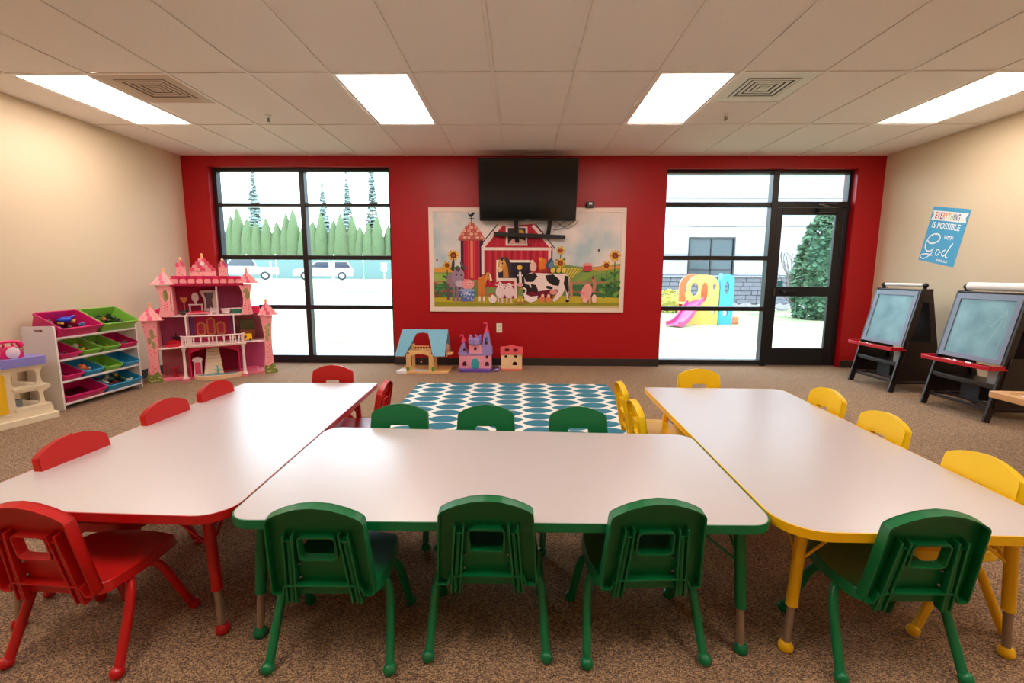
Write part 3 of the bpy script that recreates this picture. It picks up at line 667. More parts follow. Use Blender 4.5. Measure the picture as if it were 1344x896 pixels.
# ================================================================ BACK WALL: MURAL, TELEVISION
class Paint:
    """flat printed picture: thin colour areas stacked in painting order on a canvas"""
    def __init__(s, fx, fz, X, step=.00005): s.b = MB(); s.mats = []; s.ix = {}; s.fx = fx; s.fz = fz; s.X = X; s.d = .0002; s.step = step
    def col(s, c, m=None):
        k = c if m is None else m.name
        if k not in s.ix: s.ix[k] = len(s.mats); s.mats.append(m or mat('print_%02x%02x%02x' % c, c, .55, spec=.3))
        return s.ix[k]
    def poly(s, pts, c, m=None):
        P = [(s.fx(x, y), s.fz(x, y)) for x, y in pts]
        ar = sum(P[i-1][0]*P[i][1]-P[i][0]*P[i-1][1] for i in range(len(P)))
        if ar < 0: P.reverse()
        o = len(s.b.v); s.b.v += [s.X @ Vector((a, b, s.d)) for a, b in P]; mi = s.col(c, m)
        for t in tessellate_polygon([[Vector((a, b, 0)) for a, b in P]]):
            A, B, C = (Vector(P[i]) for i in t); t = t if (B-A).cross(C-A) > 0 else (t[0], t[2], t[1])
            s.b.f.append(tuple(o+i for i in t)); s.b.m.append(mi)
        s.d += s.step
    def el(s, cx, cy, rx, ry, c, rot=0, n=18):
        ca, sa = math.cos(rot), math.sin(rot)
        s.poly([(cx+rx*math.cos(2*PI*k/n)*ca-ry*math.sin(2*PI*k/n)*sa, cy+rx*math.cos(2*PI*k/n)*sa+ry*math.sin(2*PI*k/n)*ca) for k in range(n)], c)
    def rect(s, x0, y0, x1, y1, c): s.poly([(x0, y0), (x1, y0), (x1, y1), (x0, y1)], c)
    def line(s, pts, w, c):
        pts = smooth_path([(x, y, 0) for x, y in pts], 5) if len(pts) > 2 else [Vector((*p, 0)) for p in pts]
        L = []; R = []
        for i, p in enumerate(pts):
            d = (pts[min(i+1, len(pts)-1)]-pts[max(0, i-1)]).normalized(); n = Vector((-d.y, d.x, 0))*w/2; L.append((p+n)[:2]); R.append((p-n)[:2])
        for i in range(len(pts)-1): s.poly([L[i], L[i+1], R[i+1], R[i]], c); s.d -= s.step
        s.d += s.step
mu = empty('farm_mural', (.09, DY-.001, 1.372), 0, 'framed farm mural with red barn and animals on the red wall below the television', 'picture')
MX = lambda x, y: -1.256+(x-55)/1046*2.512; MZ = lambda x, y: .662-(y-295)/560*1.322
XM = T(0, -.018, 0) @ XZ
MB().plate([(-1.256, -.66), (1.256, -.66), (1.256, .662), (-1.256, .662)], [[(-1.2, -.604), (1.2, -.604), (1.2, .606), (-1.2, .606)]], 0, .026, X=XZ).build('frame', mat('cream_frame', (236, 214, 200), .5), mu, bev=.004)
MB().box(-1.205, 1.205, -.018, 0, -.61, .61).build('backing_board', mat('backing_board', (220, 206, 196), .7), mu)
p = Paint(MX, MZ, XM)
BK = (34, 26, 30); 
p.poly([(78, 318), (1080, 318), (1080, 832), (78, 832)], (0, 0, 0), cloud_mat())
p.poly([(78, 625), (300, 600), (500, 610), (760, 600), (800, 598), (900, 612), (1080, 590), (1080, 832), (78, 832)], (124, 148, 82))
p.poly([(78, 618), (160, 605), (230, 620), (230, 640), (78, 640)], (226, 158, 70)); p.poly([(78, 650), (240, 640), (240, 700), (78, 700)], (150, 176, 84))
p.poly([(760, 612), (880, 618), (800, 690), (760, 690)], (206, 186, 76))
for k in range(6): p.line([(775+k*18, 616+k), (765+k*8, 690)], 4, (110, 120, 50))
p.poly([(830, 690), (900, 635), (1080, 612), (1080, 720), (830, 720)], (134, 158, 72)); p.poly([(900, 618), (960, 606), (1080, 600), (1080, 615), (960, 628)], (220, 150, 80))
p.poly([(860, 700), (940, 650), (1030, 640), (1080, 660), (1080, 700)], (112, 150, 76))
for x0, x1 in ((78, 240), (800, 1080)):
    p.poly([(x0, 705), (x1, 700), (x1, 790), (x0, 790)], (66, 112, 72))
    p.line([(x0, 692), (x1, 690)], 9, (178, 116, 96)); p.line([(x0, 742), (x1, 745)], 9, (160, 100, 84))
p.poly([(78, 778), (300, 770), (800, 765), (1080, 775), (1080, 832), (78, 832)], (196, 176, 50)); p.poly([(78, 800), (500, 812), (1080, 800), (1080, 832), (78, 832)], (150, 146, 44))
p.poly([(78, 826), (1080, 820), (1080, 832), (78, 832)], (206, 186, 130))
# silo
p.rect(224, 462, 345, 680, (72, 30, 50)); p.rect(240, 465, 325, 680, (190, 34, 58)); 
for k in range(5): p.rect(246+k*16, 470, 252+k*16, 672, (214, 62, 64) if k % 2 else (160, 26, 52))
p.rect(276, 470, 290, 670, (232, 120, 88))
p.poly([(210, 462), (240, 410), (282, 368), (322, 405), (352, 456), (345, 468), (214, 470)], (170, 80, 72))
for r, (y, w, x) in enumerate(((380, 18, 282), (397, 36, 282), (414, 50, 282), (431, 60, 282), (450, 68, 281))):
    nn = 2+r
    for k in range(nn): p.el(x-w+(2*w)*(k+.5)/nn, y+3, w/nn*.88, 8, ((222, 142, 122), (200, 96, 84), (230, 168, 146))[(k+r) % 3])
p.line([(282, 368), (282, 345)], 4, BK); p.poly([(262, 322), (272, 332), (284, 328), (292, 318), (300, 326), (290, 342), (276, 346), (268, 338)], BK); p.line([(268, 352), (298, 352)], 3, BK)
# barn
p.poly([(335, 515), (425, 395), (620, 380), (715, 505), (715, 720), (335, 720)], (186, 30, 52))
for k in range(22): p.line([(345+k*17, 520), (345+k*17, 700)], 3 if k % 3 else 8, (146, 20, 44) if k % 2 else (216, 58, 78))
for k in range(14): p.line([(400+k*20, 415), (400+k*20, 500)], 4, (206, 48, 66) if k % 2 else (150, 22, 44))
p.rect(335, 505, 708, 520, (238, 214, 204)); p.rect(335, 512, 350, 650, (238, 214, 204)); p.rect(692, 518, 706, 580, (238, 214, 204))
p.line([(340, 508), (438, 388)], 17, (238, 214, 204)); p.line([(608, 388), (705, 500)], 17, (238, 214, 204)); p.line([(325, 500), (420, 385)], 5, BK); p.line([(625, 385), (725, 508)], 5, BK)
p.rect(465, 395, 580, 495, (236, 216, 206)); p.rect(476, 402, 570, 488, (58, 38, 46)); p.poly([(478, 486), (500, 460), (540, 455), (568, 470), (568, 488)], (206, 150, 140)); p.el(540, 425, 22, 14, (220, 170, 60))
p.rect(415, 572, 592, 690, (240, 220, 210)); p.rect(425, 585, 592, 690, (44, 30, 52)); p.rect(415, 670, 530, 684, (238, 216, 206)); p.rect(425, 684, 530, 780, (168, 28, 50)); p.line([(430, 690), (525, 775)], 8, (238, 214, 204)); p.rect(512, 684, 526, 780, (236, 214, 206))
p.rect(560, 680, 720, 780, (120, 22, 44))
# horse
p.poly([(452, 668), (450, 610), (458, 570), (476, 566), (490, 600), (490, 668)], (196, 126, 54)); p.poly([(452, 560), (474, 556), (494, 590), (494, 668), (482, 668), (476, 610), (462, 578)], (66, 50, 48))
p.el(443, 596, 21, 29, (214, 150, 74), .35); p.el(431, 626, 17, 15, (238, 206, 150), .2); p.poly([(440, 572), (446, 566), (440, 610), (434, 606)], (244, 226, 190)); p.el(447, 590, 4, 5, BK); p.el(424, 625, 3, 3, BK); p.line([(420, 636), (434, 640), (444, 634)], 3, (90, 60, 50))
p.poly([(430, 574), (424, 552), (440, 564)], (120, 76, 50)); p.poly([(452, 568), (460, 548), (466, 572)], (120, 76, 50)); p.poly([(438, 560), (452, 556), (450, 576), (440, 580)], (56, 44, 46))
# sunflowers
def sun(x, y, r):
    for k in range(12): a = 2*PI*k/12; p.el(x+math.cos(a)*r*.72, y+math.sin(a)*r*.72, r*.36, r*.17, (236, 186, 60) if k % 2 else (222, 156, 44), a, 8)
    p.el(x, y, r*.55, r*.55, (110, 44, 30)); p.el(x, y, r*.3, r*.3, (160, 76, 46))
def stem(x, y0, y1):
    p.line([(x, y0), (x+3, y1)], 5, (60, 96, 48))
    for k in range(3): yy = y0+(y1-y0)*(.35+.25*k); p.el(x+14, yy, 16, 6, (74, 122, 58), -.5, 10); p.el(x-12, yy+6, 16, 6, (58, 104, 54), .5, 10)
for x, y, r, yb in ((185, 548, 30, 700), (150, 602, 22, 740), (757, 520, 22, 640), (757, 588, 26, 660), (1047, 548, 30, 770), (1003, 600, 25, 770)): stem(x, y+r*.6, yb); sun(x, y, r)
for k in range(26): p.el(random.uniform(975, 1075), random.uniform(640, 775), random.uniform(8, 20), random.uniform(5, 9), random.choice(((56, 108, 60), (84, 138, 66), (40, 84, 56), (120, 160, 70))), random.uniform(-1, 1), 10)
for k in range(14): p.el(random.uniform(84, 140), random.uniform(700, 770), 10, 6, random.choice(((56, 108, 60), (84, 138, 66), (160, 60, 60))), random.uniform(-1, 1), 8)
# donkey and pig in tub
p.poly([(150, 660), (175, 640), (235, 650), (238, 720), (150, 720)], (150, 118, 128)); p.rect(148, 700, 160, 790, (110, 84, 96))
for x in (178, 200, 222): p.rect(x, 700, x+13, 798, (142, 116, 132))
p.el(208, 660, 34, 44, (156, 132, 152), .2); p.el(216, 700, 22, 18, (196, 174, 186)); p.el(183, 600, 8, 34, (72, 56, 66), .1); p.el(236, 605, 8, 26, (96, 74, 84), -.6); p.el(200, 652, 5, 5, BK); p.el(228, 655, 5, 5, BK); p.poly([(195, 622), (208, 610), (222, 622), (210, 640)], (90, 66, 76))
p.el(262, 705, 34, 28, (232, 150, 150)); p.el(270, 700, 14, 10, (244, 180, 176)); p.poly([(238, 690), (240, 672), (256, 682)], (226, 130, 134)); p.poly([(286, 690), (304, 684), (292, 702)], (226, 130, 134)); p.el(266, 699, 3, 3, BK); p.el(275, 699, 3, 3, BK); p.line([(226, 740), (232, 770)], 10, (230, 150, 150))
p.poly([(214, 738), (302, 735), (292, 796), (226, 798)], (96, 112, 170)); p.el(258, 737, 44, 9, (150, 160, 204))
for k in range(24): p.el(random.uniform(226, 292), random.uniform(748, 790), 4, 4, (196, 206, 232), 0, 6)
# foal
p.poly([(320, 668), (350, 655), (362, 700), (352, 720), (352, 795), (342, 795), (338, 725), (330, 795), (320, 795), (318, 715)], (210, 124, 48)); p.poly([(350, 660), (362, 640), (378, 640), (392, 680), (384, 688), (368, 672), (358, 695)], (220, 142, 66)); p.poly([(376, 650), (384, 648), (393, 682), (384, 688)], (244, 220, 190)); p.rect(320, 770, 330, 797, (240, 220, 200)); p.rect(343, 770, 353, 797, (240, 220, 200)); p.line([(360, 634), (352, 665)], 6, (110, 60, 30)); p.el(374, 656, 3, 3, BK)
# dog, lambs
p.el(395, 785, 22, 20, (240, 220, 214)); p.el(388, 762, 15, 13, (200, 96, 64)); p.el(394, 770, 8, 9, (244, 226, 220)); p.rect(385, 790, 391, 808, (236, 216, 210)); p.rect(402, 790, 408, 808, (236, 216, 210))
for x in (437, 484):
    p.el(x, 745, 26, 34, (236, 206, 206)); p.rect(x-16, 765, x-7, 805, (222, 190, 194)); p.rect(x+6, 765, x+15, 805, (222, 190, 194)); p.el(x, 712, 15, 17, (244, 222, 220)); p.el(x-20, 706, 11, 5, (232, 176, 178), .4); p.el(x+20, 706, 11, 5, (232, 176, 178), -.4); p.el(x-5, 708, 2.5, 2.5, BK); p.el(x+5, 708, 2.5, 2.5, BK); p.el(x, 722, 5, 4, (216, 140, 146))
# cow
p.poly([(560, 660), (600, 640), (720, 645), (790, 645), (806, 670), (808, 790), (796, 796), (786, 720), (770, 760), (728, 798), (718, 790), (748, 740), (740, 728), (640, 740), (600, 720), (570, 700)], (238, 214, 208))
p.poly([(676, 655), (720, 648), (757, 680), (750, 712), (715, 706), (690, 688)], BK); p.poly([(560, 655), (620, 640), (636, 660), (610, 690), (575, 690)], BK); p.poly([(782, 654), (802, 660), (806, 740), (796, 748), (776, 700)], BK); p.poly([(600, 700), (628, 706), (640, 735), (632, 750), (606, 735)], BK); p.el(700, 720, 20, 9, BK, .2); p.el(798, 792, 10, 8, BK); p.el(722, 745, 20, 14, (232, 140, 140))
p.poly([(522, 640), (560, 632), (566, 680), (556, 715), (534, 715), (524, 680)], BK); p.poly([(536, 636), (548, 636), (552, 690), (548, 712), (538, 712)], (240, 220, 214)); p.el(543, 705, 17, 11, (226, 160, 160)); p.el(508, 640, 16, 5, BK, .3); p.el(580, 640, 18, 5, BK, -.3); p.el(540, 612, 14, 13, (226, 178, 70)); p.el(532, 655, 3, 4, (250, 240, 230)); p.el(554, 655, 3, 4, (250, 240, 230))
p.poly([(560, 700), (590, 705), (608, 735), (580, 750), (560, 740)], BK)
# goose, duck nest, hens, rooster
p.poly([(560, 750), (600, 770), (640, 765), (632, 790), (600, 804), (570, 790)], (242, 224, 220)); p.line([(566, 765), (575, 735), (560, 722)], 9, (242, 224, 220)); p.poly([(552, 722), (540, 728), (556, 730)], (230, 150, 60)); p.el(545, 798, 34, 12, (170, 130, 60)); p.el(534, 790, 9, 8, (230, 196, 70)); p.el(556, 790, 9, 8, (230, 196, 70))
for x in (662, 694): p.el(x, 784, 15, 18, (226, 128, 84)); p.el(x+3, 764, 8, 8, (240, 200, 170)); p.poly([(x-2, 756), (x+3, 750), (x+8, 757)], (200, 30, 30))
p.el(612, 608, 18, 26, (234, 190, 164)); p.el(606, 580, 9, 10, (240, 206, 186)); p.poly([(600, 572), (606, 564), (614, 572)], (200, 30, 30))
p.el(663, 595, 22, 32, (226, 120, 44), .3); p.el(650, 566, 10, 12, (232, 150, 60)); p.poly([(642, 560), (648, 546), (658, 556)], (206, 34, 34)); p.poly([(675, 600), (705, 560), (722, 580), (718, 612), (690, 618)], (52, 80, 110)); p.poly([(690, 600), (718, 570), (724, 600), (705, 622)], (110, 130, 150)); p.el(672, 628, 26, 8, (170, 60, 50))
for x in (716, 748, 776): p.el(x, 628, 12, 12, (236, 190, 74)); p.el(x+5, 618, 6, 6, (240, 204, 100))
# sitting pig
p.el(900, 745, 28, 48, (236, 158, 150), .2); p.el(878, 752, 14, 8, (226, 136, 132)); p.el(893, 790, 14, 12, (244, 180, 170)); p.line([(930, 660), (942, 700), (935, 745)], 18, (196, 128, 106)); p.el(942, 780, 13, 24, (238, 196, 176)); p.poly([(926, 672), (932, 652), (940, 676)], (120, 60, 50)); p.rect(915, 770, 924, 808, (226, 150, 140))
p.line([(815, 690), (820, 770)], 14, (206, 130, 100)); p.line([(800, 720), (804, 780)], 5, BK)
# far barn, bird
p.rect(880, 600, 925, 630, (196, 60, 70)); p.poly([(874, 602), (890, 586), (918, 586), (930, 602)], (226, 150, 140)); p.poly([(955, 515), (960, 508), (966, 518), (960, 530), (954, 524)], (80, 70, 90)); p.poly([(90, 574), (98, 566), (104, 574), (97, 582)], (150, 90, 90))
p.b.build('printed_scene', p.mats, mu)

m_tv = mat('tv_gloss_black', (10, 8, 9), .16, spec=.5); m_tvf = mat('tv_bezel', (16, 14, 15), .3)
tv = empty('television', (.095, 5.96, 2.215), 0, 'large black flat television tilted on its bracket high on the red wall', 'television')
tilt = math.atan2(.19, .72)
R = Matrix.Rotation(tilt, 4, 'X')
MB().box(-.60, .60, -.022, .028, -.365, .375, 0, R).build('bezel', m_tvf, tv, bev=.006)
MB().box(-.585, .585, -.0235, -.021, -.335, .36, 0, R).build('screen', m_tv, tv)
MB().box(-.25, .25, .028, .06, -.25, .2, 0, R).build('rear_housing', m_tvf, tv, bev=.01)
MB().box(-.03, .03, -.0245, -.0235, -.354, -.346, 0, R).build('maker_mark', mat('silver_mark', (170, 168, 166), .4), tv)
bk = empty('television_bracket', (.095, 6.14, 1.9), 0, 'black steel television bracket with a long horizontal bar across the mural barn', 'bracket')
MB().beam((-.43, -.045, -.197), (.48, -.045, -.235), .03, .05).build('cross_bar', BLACK, bk, bev=.003)
MB().beam((-.13, -.01, -.30), (-.16, -.13, .2), .05, .02).build('arm', BLACK, bk); MB().beam((.26, -.02, -.22), (.30, -.12, .12), .05, .02).build('arm', BLACK, bk)
MB().box(-.2, .3, -.03, .014, .02, .3).build('wall_plate', BLACK, bk, bev=.003)
cbm = mat('black_cable', (26, 22, 22), .5)
MB().tube(smooth_path([(.3, -.08, .0), (.48, -.04, -.12), (.6, -.03, -.08), (.62, -.04, -.02), (.45, -.03, -.12), (.33, -.03, -.14), (.5, -.05, -.02), (.58, -.06, .02)], 8), .0035, 6).build('cable', cbm, bk)
MB().tube(smooth_path([(.02, -.05, -.22), (.0, -.03, -.31), (.08, -.03, -.33), (.1, -.03, -.24)], 8), .004, 6).build('cable', cbm, bk)
ir = empty('wall_sensor', (.88, DY-.0, 2.068), 0, 'small black box with a pale lens on top of the mural frame', 'sensor')
MB().box(-.045, .045, -.07, -.002, -.038, .035).build('housing', BLACK, ir, bev=.006); MB().box(-.02, .02, -.074, -.07, -.004, .022).build('lens', mat('pale_lens', (214, 206, 196), .3), ir)
ot = empty('wall_outlet', (-.265, DY, .5), 0, 'cream electrical outlet low on the red wall above the little cottage toy', 'outlet')
m_crm = mat('cream_plastic', (236, 226, 200), .4)
MB().box(-.037, .037, -.007, -.001, -.06, .06).build('cover_plate', m_crm, ot, bev=.002)
for z in (-.027, .02): MB().plate(hole(0, z, .016, .015), (), .007, .0095, X=XZ).build('socket', mat('socket_cream', (214, 204, 180), .4), ot)

# ================================================================ POSTER on the right wall
Q = {'TL': Vector((5.383, 1.941)), 'TR': Vector((4.938, 1.842)), 'BR': Vector((5.07, 1.308)), 'BL': Vector((5.489, 1.385))}
pc = sum(Q.values(), Vector((0, 0)))/4; ang = math.atan2(.099+.0, .445)
po = empty('poster', (RX-.001, pc.x, pc.y), 0, 'tilted blue poster with white and rainbow lettering on the tan wall above the easels', 'poster')
PW, PH = .455, .585
# local poster coords: u right (0..1) v down (0..1); facing -X
uD = Vector((0, -math.cos(.205), -math.sin(.205))); vD = Vector((0, math.sin(.205), -math.cos(.205)))
XP = Matrix(((0, 0, -1, 0), (uD.y, -vD.y, 0, 0), (uD.z, -vD.z, 0, 0), (0, 0, 0, 1)))
MB().plate([(-PW/2, -PH/2), (PW/2, -PH/2), (PW/2, PH/2), (-PW/2, PH/2)], (), 0, .0015, X=XP).build('sheet', mat('poster_blue', (60, 160, 206), .45, var=.06, vscale=6), po)
pp = Paint(lambda u, v: (u-.5)*PW, lambda u, v: (.5-v)*PH, T(-.0016, 0, 0) @ XP, .00003)
pp.poly([(.02, .07), (.98, .07), (.93, .15), (.98, .235), (.02, .235), (.07, .15)], (246, 246, 244))
pm = pp
G = [(.60, .36), (.58, .40), (.48, .43), (.33, .44), (.28, .40), (.34, .345), (.47, .32), (.56, .345)]
def cr(x, y):   # zoomed photo measurements -> sheet coordinates
    x -= 325; y -= 110; det = 445*590-(-160)*25; return ((590*x+160*y)/det, (-25*x+445*y)/det)
for st_, wd in (([(285, 445), (275, 475), (310, 505), (380, 490), (430, 450), (420, 410), (370, 400), (310, 425), (265, 480), (245, 540), (265, 585), (310, 590), (350, 560)], .026),
                ([(352, 545), (345, 590), (300, 640), (235, 676), (190, 664), (205, 636), (270, 622), (345, 632)], .020),
                ([(405, 560), (385, 600), (400, 625), (430, 600), (430, 570), (405, 558)], .022), ([(430, 590), (455, 590)], .014),
                ([(505, 560), (475, 575), (462, 610), (480, 626), (510, 600)], .022), ([(592, 482), (555, 530), (515, 600), (510, 632), (535, 635)], .024)):
    pm.line([cr(*q) for q in st_], wd, (250, 252, 252))
pm.b.build('printed_lettering', pm.mats, po)
def text(s, u, v, size, c, name='printed_word', width=None, sx=1):
    cu = bpy.data.curves.new('word', 'FONT'); cu.body = s; cu.size = size; cu.align_x = 'LEFT'; cu.offset = size*.02; cu.resolution_u = 3
    t = bpy.data.objects.new('word', cu); COL.objects.link(t); bpy.context.view_layer.update()
    me = bpy.data.meshes.new_from_object(t.evaluated_get(bpy.context.evaluated_depsgraph_get())); bpy.data.objects.remove(t)
    wd = max(v_.co.x for v_ in me.vertices)
    if width: sx = width*PW/wd
    for v_ in me.vertices: v_.co = T(-.0024, 0, 0) @ XP @ Vector(((u-.5)*PW+v_.co.x*sx, (.5-v)*PH+v_.co.y, 0))
    me.materials.clear(); me.materials.append(mat('print_%02x%02x%02x' % c, c, .55, spec=.3))
    o = bpy.data.objects.new(name, me); COL.objects.link(o); o.parent = po; return wd*sx
u = .115
for ch, c in zip('EVERYTHING', ((206, 50, 60), (230, 90, 50), (120, 60, 130), (236, 110, 60), (240, 150, 60), (240, 180, 60), (150, 190, 80), (90, 80, 140), (120, 50, 130), (60, 90, 150))):
    wd = text(ch, u, .207, .094, c, 'printed_letter', (.026 if ch == 'I' else .062)); u += (wd+.0045)/PW
text('IS POSSIBLE', .10, .375, .088, (250, 252, 252), 'printed_word', .77)
text('WITH', .53, .55, .058, (250, 252, 252), 'printed_word', .24)
text('MARK 10:27', .50, .955, .036, (250, 252, 252), 'printed_word', .32)

# ================================================================ EASELS
m_esp = mat('espresso_wood', (38, 26, 22), .38, var=.2, vscale=20); m_tray = mat('red_tray_plastic', (206, 24, 44), .35); m_paper = mat('paper_roll_white', (244, 242, 240), .7); m_gf = mat('grey_blue_frame', (116, 126, 146), .4)
def easel(y0, y1, label, roll_r, chalk):
    e = empty('easel', (4.09, (y0+y1)/2, 0), 0, label, 'easel'); hy = (y1-y0)/2; bl = board_mat() if 'chalkboard_face' not in MC else MC['chalkboard_face']
    for s in (-1, 1):
        yy = s*(hy-.012)
        MB().beam((-.245, yy, .0), (-.03, yy, 1.05), .022, .055, upv=(1, 0, 0)).build('leg', m_esp, e, bev=.003)
        MB().beam((.245, yy, .0), (.03, yy, 1.05), .022, .055, upv=(1, 0, 0)).build('leg', m_esp, e, bev=.003)
        XS = Matrix(((1, 0, 0, 0), (0, 0, 1, s*(hy+.0) - (.0 if s > 0 else .012)), (0, 1, 0, 0), (0, 0, 0, 1)))
        MB().plate([(-.215, .12), (.20, .12), (.14, .535), (-.13, .535)], (), 0, .012, X=XS).build('side_panel', m_esp, e, bev=.002)
        MB().beam((-.22, yy, .1), (.22, yy, .1), .02, .025).build('side_rail', m_esp, e, bev=.002)
        MB().box(-.05, .06, yy-.014, yy+.014, .93, 1.065).build('top_bracket', m_esp, e, bev=.003)
        MB().tube([(0, s*(hy-.035), 1.06), (0, s*(hy-.035), 1.10)], .018, 10).ball((0, s*(hy-.03), 1.10), .026, 12).build('roll_holder', BLACK, e, smooth=True)
    MB().box(-.045, .05, -hy, hy, 1.045, 1.06).build('top_shelf', m_esp, e, bev=.003)
    # front board: leaning plane from (x -.155,z .47) to (x -.035, z 1.03)
    a = Vector((-.160, 0, .475)); b = Vector((-.045, 0, 1.04)); H = (b-a).length; d = (b-a).normalized(); n = Vector((-d.z, 0, d.x))
    XB = Matrix(((0, d.x, n.x, a.x), (-1, 0, 0, 0), (0, d.z, n.z, a.z), (0, 0, 0, 1)))
    w_ = hy-.026
    MB().plate([(-w_, 0), (w_, 0), (w_, H), (-w_, H)], [[(-w_+.045, .04), (w_-.045, .04), (w_-.045, H-.05), (-w_+.045, H-.05)]], 0, .02, X=XB).build('board_frame', m_gf, e, bev=.002)
    br = MB().plate([(-w_+.04, .035), (w_-.04, .035), (w_-.04, H-.045), (-w_+.04, H-.045)], (), .004, .012, X=XB).build('chalkboard', bl, e)
    if chalk:
        q = Paint(lambda x, y: x, lambda x, y: y, T(0, 0, 0) @ XB, .00003); q.d = .0124; cc = (150, 184, 190)
        q.line([(.10, .12), (.16, .30), (.19, .44)], .006, cc); q.line([(.10, .30), (.15, .38), (.19, .45)], .007, cc); q.line([(.19, .45), (.20, .38), (.21, .30)], .007, cc)
        for k in range(5): q.line([(-.12+k*.045, .25+.02*(k % 2)), (-.11+k*.045, .34), (-.09+k*.045, .26)], .004, (118, 156, 166))
        q.line([(.2, .06), (.215, .2), (.225, .4)], .012, (126, 160, 172))
        q.b.build('chalk_marks', q.mats, br)
    XR2 = Matrix(((0, -d.x, -n.x, -a.x), (-1, 0, 0, 0), (0, d.z, n.z, a.z), (0, 0, 0, 1)))
    MB().plate([(-w_, 0), (w_, 0), (w_, H), (-w_, H)], (), 0, .018, X=XR2).build('rear_board', m_esp, e, bev=.002)
    # tray
    t = MB(); tb = [(-.30, .435), (-.13, .435), (-.13, .45), (-.292, .447), (-.296, .468), (-.305, .468)]
    XT = Matrix(((1, 0, 0, 0), (0, 0, 1, -hy-.01), (0, 1, 0, 0), (0, 0, 0, 1)))
    t.plate(tb, (), 0, 2*hy+.02, X=XT).box(-.30, -.17, -hy-.01, -hy, .44, .475).box(-.30, -.17, hy, hy+.01, .44, .475).build('tray', m_tray, e, bev=.003)
    for x, z in ((-.195, .30), (-.205, .105), (-.09, .115)): MB().beam((x, -hy+.02, z), (x, hy-.02, z), .02, .028).build('stretcher', m_esp, e, bev=.002)
    MB().box(-.19, .17, -hy+.02, hy-.02, .27, .283).build('shelf', m_esp, e, bev=.002)
    MB().box(-.12, .02, -hy+.03, -hy+.18, .285, .42).build('paint_caddy', mat('grey_caddy', (186, 190, 186), .5), e, bev=.006)
    MB().box(-.09, .10, -.06, .12, .12, .26).build('storage_box', mat('charcoal_bin', (28, 26, 30), .6), e, bev=.006)
    r = MB().tube([(0, -hy+.06, 1.105), (0, hy-.06, 1.105)], roll_r, 20).build('paper_roll', m_paper, None, smooth=True)
    r.location = (4.09, (y0+y1)/2, 0); tag(r, 'thick white paper roll on top of the near chalkboard easel' if chalk else 'thin white paper roll on top of the far chalkboard easel', 'paper roll')
    rnd = random.Random(int(y0*10))
    for k in range(5):
        yy = rnd.uniform(-hy+.06, hy-.08); c = [(240, 240, 236), (60, 60, 60), (236, 206, 80), (240, 240, 236), (90, 150, 90)][k] if not chalk else (244, 240, 240)
        s_ = MB().tube([(0, 0, .008), (.05, .035, .008)], .0075, 8).build('chalk_stick', mat('chalk_%d_%d_%d' % c, c, .8)); s_.location = (4.09-.265+.012*k, (y0+y1)/2+yy, .4475)
        s_.rotation_euler = (0, 0, rnd.uniform(0, 3))
        tag(s_, 'stick of ' + ('white' if chalk else ['white', 'black', 'yellow', 'white', 'green'][k]) + ' chalk lying on the red tray of the ' + ('near' if chalk else 'far') + ' easel', 'chalk', 'chalk on the ' + ('near' if chalk else 'far') + ' easel tray')
easel(4.81, 5.42, 'dark wood double easel with clean chalkboard and thin roll, nearer the glass door', .016, False)
easel(3.80, 4.43, 'dark wood double easel with chalk-smeared board and thick white paper roll, nearer to us', .036, True)
# corner of a low wooden play table
lt = empty('play_table', (3.55, 2.85, 0), 0, 'corner of a low light-wood play table cut off beside the near easel', 'table')
m_mw = mat('light_maple', (222, 172, 116), .4, var=.08, vscale=14)
qd = [(-.455, -.30), (.45, -.36), (.50, .17), (-.455, .225)]
MB().plate(qd, [inset(qd, .05)], .405, .45).build('rim', m_mw, lt, bev=.006); MB().plate(inset(qd, .04), (), .41, .432).build('tabletop', mat('white_play_top', (236, 234, 232), .4), lt)
for x, y in ((-.12, -.14), (.40, -.28), (.42, .12), (-.12, .08)): MB().box(x-.025, x+.025, y-.025, y+.025, 0, .406).build('leg', mat('dark_table_leg', (52, 38, 32), .5), lt, bev=.003)

# ================================================================ TOY SHELF with bins
sh = empty('toy_organizer', (-3.97, 3.935, 0), PI/2, 'white toy organizer rack with three rails of sloping plastic bins by the tan wall', 'toy shelf')
# local: x along the wall (world +Y), y toward the wall (world -X), z up
m_wh = mat('white_melamine', (238, 232, 228), .45)
XS = Matrix(((0, 0, 1, 0), (1, 0, 0, 0), (0, 1, 0, 0), (0, 0, 0, 1)))
for x0 in (-.015, .835):
    MB().plate(round_poly([(-.005, 0), (.285, 0), (.285, .735), (-.0, .742)], .012, 3), [round_poly([(.10, .685), (.17, .685), (.17, .71), (.10, .71)], .01, 3)], x0, x0+.018, X=XS).build('side_panel', m_wh, sh, bev=.002)
for z in (.63, .437, .245, .047):
    MB().tube([(.003, .008, z), (.835, .008, z)], .011, 10).build('rail', m_wh, sh, smooth=True); MB().tube([(.003, .26, z+.06), (.835, .26, z+.06)], .009, 10).build('rail', m_wh, sh, smooth=True)
binc = {'p': mat('magenta_bin', (214, 30, 110), .35), 'g': mat('lime_bin', (130, 196, 70), .35), 'b': mat('sky_blue_bin', (50, 158, 206), .35)}
cn = {'p': 'pink', 'g': 'green', 'b': 'blue'}
